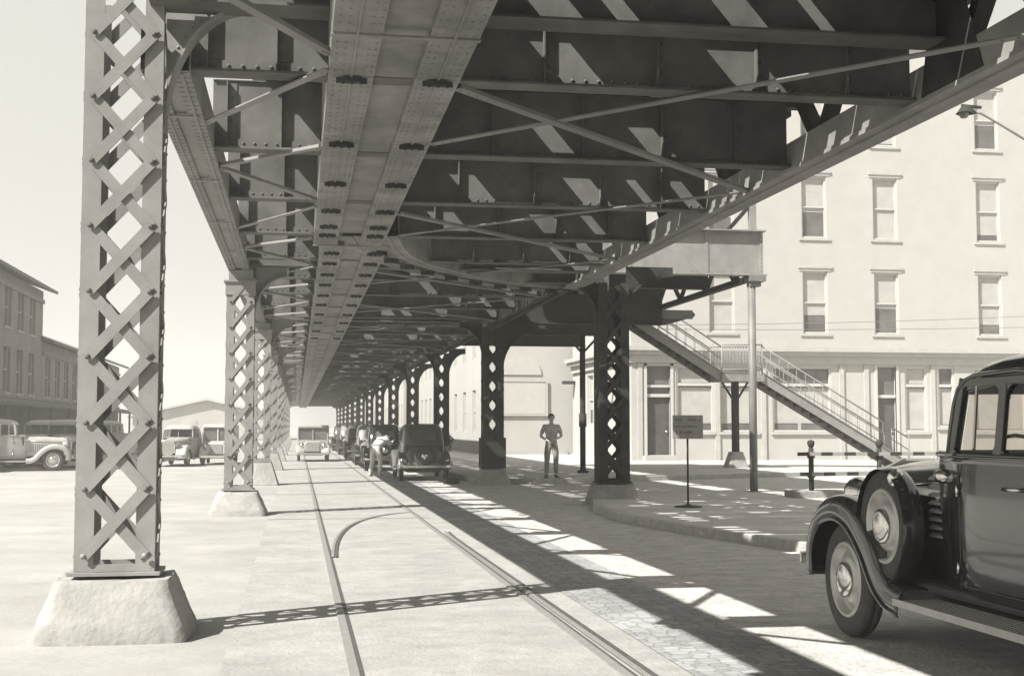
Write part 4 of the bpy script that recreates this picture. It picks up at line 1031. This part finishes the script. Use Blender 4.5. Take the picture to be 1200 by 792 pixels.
# ------------------------------------------------------------------ people
def skin_mesh(name, verts, edges, radii, m, parent, sub=2, root=0):
    me = bpy.data.meshes.new(name); me.from_pydata(verts, edges, []); o = bpy.data.objects.new(name, me); C.objects.link(o)
    sk = o.modifiers.new('skin','SKIN'); sk.use_smooth_shade = True
    for i, r_ in enumerate(radii):
        d = me.skin_vertices[0].data[i]; d.radius = r_ if isinstance(r_, tuple) else (r_, r_); d.use_root = (i == root)
    ss = o.modifiers.new('sub','SUBSURF'); ss.levels = sub; ss.render_levels = sub
    dg = bpy.context.evaluated_depsgraph_get(); dg.update()
    nm = bpy.data.meshes.new_from_object(o.evaluated_get(dg)); nm.name = name
    o.modifiers.clear(); o.data = nm; nm.materials.clear(); nm.materials.append(m)
    for p in nm.polygons: p.use_smooth = True
    o.parent = parent; return o
def person(label, J, shirt, trousers, sleeve=True, cap=False):
    """J: joints dict in metres (local). Facing -Y."""
    t = empty('person'); tag(t, label, 'person')
    V = [J['pelvis'], J['waist'], J['chest'], J['neck'], J['chin'], J['head'], J['crown']]
    Rr = [(.14,.10),(.125,.09),(.15,.10),(.052,.052),(.062,.066),(.078,.09),(.05,.055)]
    E_ = [(0,1),(1,2),(2,3),(3,4),(4,5),(5,6)]
    def chain(base, pts, rs):
        k = base
        for p, r_ in zip(pts, rs):
            V.append(p); Rr.append(r_); E_.append((k, len(V)-1)); k = len(V)-1
        return k
    for s in ('L','R'):
        chain(0, [J['hip'+s],J['knee'+s],J['ankle'+s],J['heel'+s],J['toe'+s]], [.095,.062,.04,.042,.028])
        k = chain(2, [J['sho'+s],J['elb'+s],J['wri'+s],J['palm'+s]], [.062,.042,.027,(.035,.02)])
        wv = Vector(J['palm'+s]); d = (wv-Vector(J['wri'+s])).normalized(); a = d.cross(Vector((0,1,0))).normalized()
        if a.length < .1: a = Vector((1,0,0))
        for q, ln in ((-.03,.07),(-.01,.085),(.01,.08),(.03,.065)):
            b0 = wv + d*.03 + a*q; chain(k, [tuple(b0), tuple(b0+d*ln*.55+Vector((0,-.006,0))), tuple(b0+d*ln*.95+Vector((0,.004,0)))], [.009,.008,.007])
        b0 = wv - d*.01 + a*(-.035); chain(k, [tuple(b0), tuple(b0+d*.03-a*.03), tuple(b0+d*.055-a*.035)], [.010,.009,.008])
    body = skin_mesh('body', V, E_, Rr, M['skin'], t)
    # face: nose, eyes, ears
    f = Vector(J['face']); hc = Vector(J['head']); up_ = (Vector(J['crown'])-Vector(J['chin'])).normalized(); sd = up_.cross(f).normalized()
    b = MB(); p = hc + f*.085 - up_*.012; b.tube([p+up_*.03, p+f*.022-up_*.012], [.008,.014], 6); b.obj('nose', M['skin'], t)
    for s in (-1,1):
        b = MB(); q = hc + f*.078 + sd*s*.03 + up_*.012
        b.tube([q-f*.004, q+f*.006], .011, 8); b.obj('eye', M['hair'], t)
        b = MB(); q = hc + sd*s*.078; b.tube([q-up_*.03, q+up_*.03], [.01,.018], 6); b.obj('ear', M['skin'], t)
    b = MB(); q = hc + f*.083 - up_*.055; b.tube([q-sd*.02, q+sd*.02], .006, 6); b.obj('mouth', M['shoe'], t)
    # hair: cap of the head
    b = MB(); rows = []
    for i in range(8):
        a = math.pi*.56*i/7; row = []
        for k in range(20):
            q = 2*math.pi*k/20; rr = math.sin(a)*(1.0); 
            v = sd*(math.cos(q)*rr*.088) + f*(math.sin(q)*rr*.1) + up_*(math.cos(a)*.098)
            if math.sin(q) > .4 and i > 4: v = v*0.0 + sd*(math.cos(q)*math.sin(math.pi*.56*4/7)*.088) + f*(math.sin(q)*math.sin(math.pi*.56*4/7)*.1) + up_*(math.cos(math.pi*.56*4/7)*.098)
            row.append(hc + up_*.028 - f*.008 + v)
        rows.append(row)
    b.grid(rows, 0, True, True); b.obj('hair', M['hair'], t)
    # shirt
    sv = [J['waist2'], J['waist'], J['chest'], tuple(Vector(J['neck'])-up_*.05)]; sr = [(.155,.115),(.148,.11),(.17,.122),(.075,.075)]; se = [(0,1),(1,2),(2,3)]
    for s in ('L','R'):
        k0 = len(sv); el = Vector(J['elb'+s]); sh_ = Vector(J['sho'+s]); end = sh_.lerp(el, .72) if sleeve != 'long' else Vector(J['wri'+s])
        sv += [tuple(sh_), tuple(sh_.lerp(el,.5))]; sr += [.078,.066]; se += [(2,k0),(k0,k0+1)]
        if sleeve == 'long': sv += [tuple(el), tuple(el.lerp(end,.9))]; sr += [.056,.042]; se += [(k0+1,k0+2),(k0+2,k0+3)]
        else: sv.append(tuple(end)); sr.append(.062); se.append((k0+1,k0+2))
    skin_mesh('shirt', sv, se, sr, shirt, t, root=1)
    tv = [J['waist2'], J['pelvis']]; tr_ = [(.16,.12),(.165,.128)]; te = [(0,1)]
    for s in ('L','R'):
        k0 = len(tv); kn = Vector(J['knee'+s]); an = Vector(J['ankle'+s])
        tv += [J['hip'+s], tuple(Vector(J['hip'+s]).lerp(kn,.5)), tuple(kn), tuple(kn.lerp(an,.5)), tuple(kn.lerp(an,.93))]; tr_ += [.112,.098,.078,.07,.066]
        te += [(1,k0)] + [(k0+i,k0+i+1) for i in range(4)]
    skin_mesh('trousers', tv, te, tr_, trousers, t, root=1)
    for s in ('L','R'):
        h_ = Vector(J['heel'+s]); to = Vector(J['toe'+s])
        skin_mesh('shoe', [tuple(h_+Vector((0,0,.01))), tuple(h_.lerp(to,.5)), tuple(to), tuple(Vector(J['ankle'+s])-Vector((0,0,.02)))], [(0,1),(1,2),(0,3)], [(.045,.045),(.048,.04),(.042,.03),.05], M['shoe'], t)
    return t
# man standing, hands together at the waist, legs slightly apart
J = dict(pelvis=(0,0,.93), waist2=(0,0,1.0), waist=(0,-.01,1.10), chest=(0,0,1.33), neck=(.0,0,1.48), chin=(.0,-.02,1.55), head=(.0,-.015,1.625), crown=(.0,0,1.70), face=(0,-1,0),
    hipL=(-.10,0,.90), kneeL=(-.12,-.02,.49), ankleL=(-.13,.02,.09), heelL=(-.13,.04,.045), toeL=(-.17,-.15,.03),
    hipR=(.10,0,.90), kneeR=(.12,-.02,.49), ankleR=(.13,.02,.09), heelR=(.13,.04,.045), toeR=(.18,-.15,.03),
    shoL=(-.19,0,1.39), elbL=(-.29,.02,1.13), wriL=(-.12,-.16,1.02), palmL=(-.06,-.19,1.0),
    shoR=(.19,0,1.39), elbR=(.28,.02,1.13), wriR=(.12,-.15,1.06), palmR=(.05,-.18,1.05))
p1 = person('man in grey shirt and dark trousers standing at the far kerb, hands together', J, M['shirt'], M['trouser'])
p1.location = (6.75, 34.55, .13); p1.rotation_euler.z = R(-8); p1.scale = (1.0,1.0,.99)
# person bending toward the car: trunk leans forward (-Y is forward here, rotated afterwards)
J2 = dict(pelvis=(0,.12,.86), waist2=(0,.09,.92), waist=(0,.0,1.0), chest=(0,-.20,1.13), neck=(0,-.36,1.20), chin=(0,-.43,1.19), head=(0,-.49,1.23), crown=(0,-.54,1.29), face=(0,-.75,-.66),
    hipL=(-.10,.10,.84), kneeL=(-.11,-.0,.47), ankleL=(-.12,.04,.09), heelL=(-.12,.07,.045), toeL=(-.13,-.12,.03),
    hipR=(.10,.10,.84), kneeR=(.12,.1,.46), ankleR=(.12,.22,.09), heelR=(.12,.25,.045), toeR=(.14,.06,.03),
    shoL=(-.18,-.24,1.15), elbL=(-.22,-.42,1.0), wriL=(-.16,-.58,1.08), palmL=(-.14,-.64,1.1),
    shoR=(.18,-.24,1.15), elbR=(.23,-.40,.98), wriR=(.18,-.58,1.0), palmR=(.17,-.65,1.02))
p2 = person('person in white clothes bending toward the side of the parked dark sedan', J2, M['white_cloth'], M['white_cloth'], sleeve='long')
p2.location = (2.42, 39.9, .008); p2.rotation_euler.z = R(140)
p2.scale = (.97,.97,.97)

# ------------------------------------------------------------------ haze
hz = MB(); hz.box(-260, 260, -60, 420, -1, 24); ho = hz.obj('haze', []) if False else None
m = bpy.data.materials.new('summer_haze'); m.use_nodes = True; t_ = m.node_tree; t_.nodes.clear()
o_ = t_.nodes.new('ShaderNodeOutputMaterial'); v_ = t_.nodes.new('ShaderNodeVolumePrincipled')
v_.inputs['Color'].default_value = (1,.98,.94,1); v_.inputs['Density'].default_value = .0018; v_.inputs['Anisotropy'].default_value = .3
t_.links.new(v_.outputs[0], o_.inputs['Volume'])
ho = hz.obj('haze', m); tag(ho, 'thin bright summer haze filling the street', 'haze', kind='stuff')
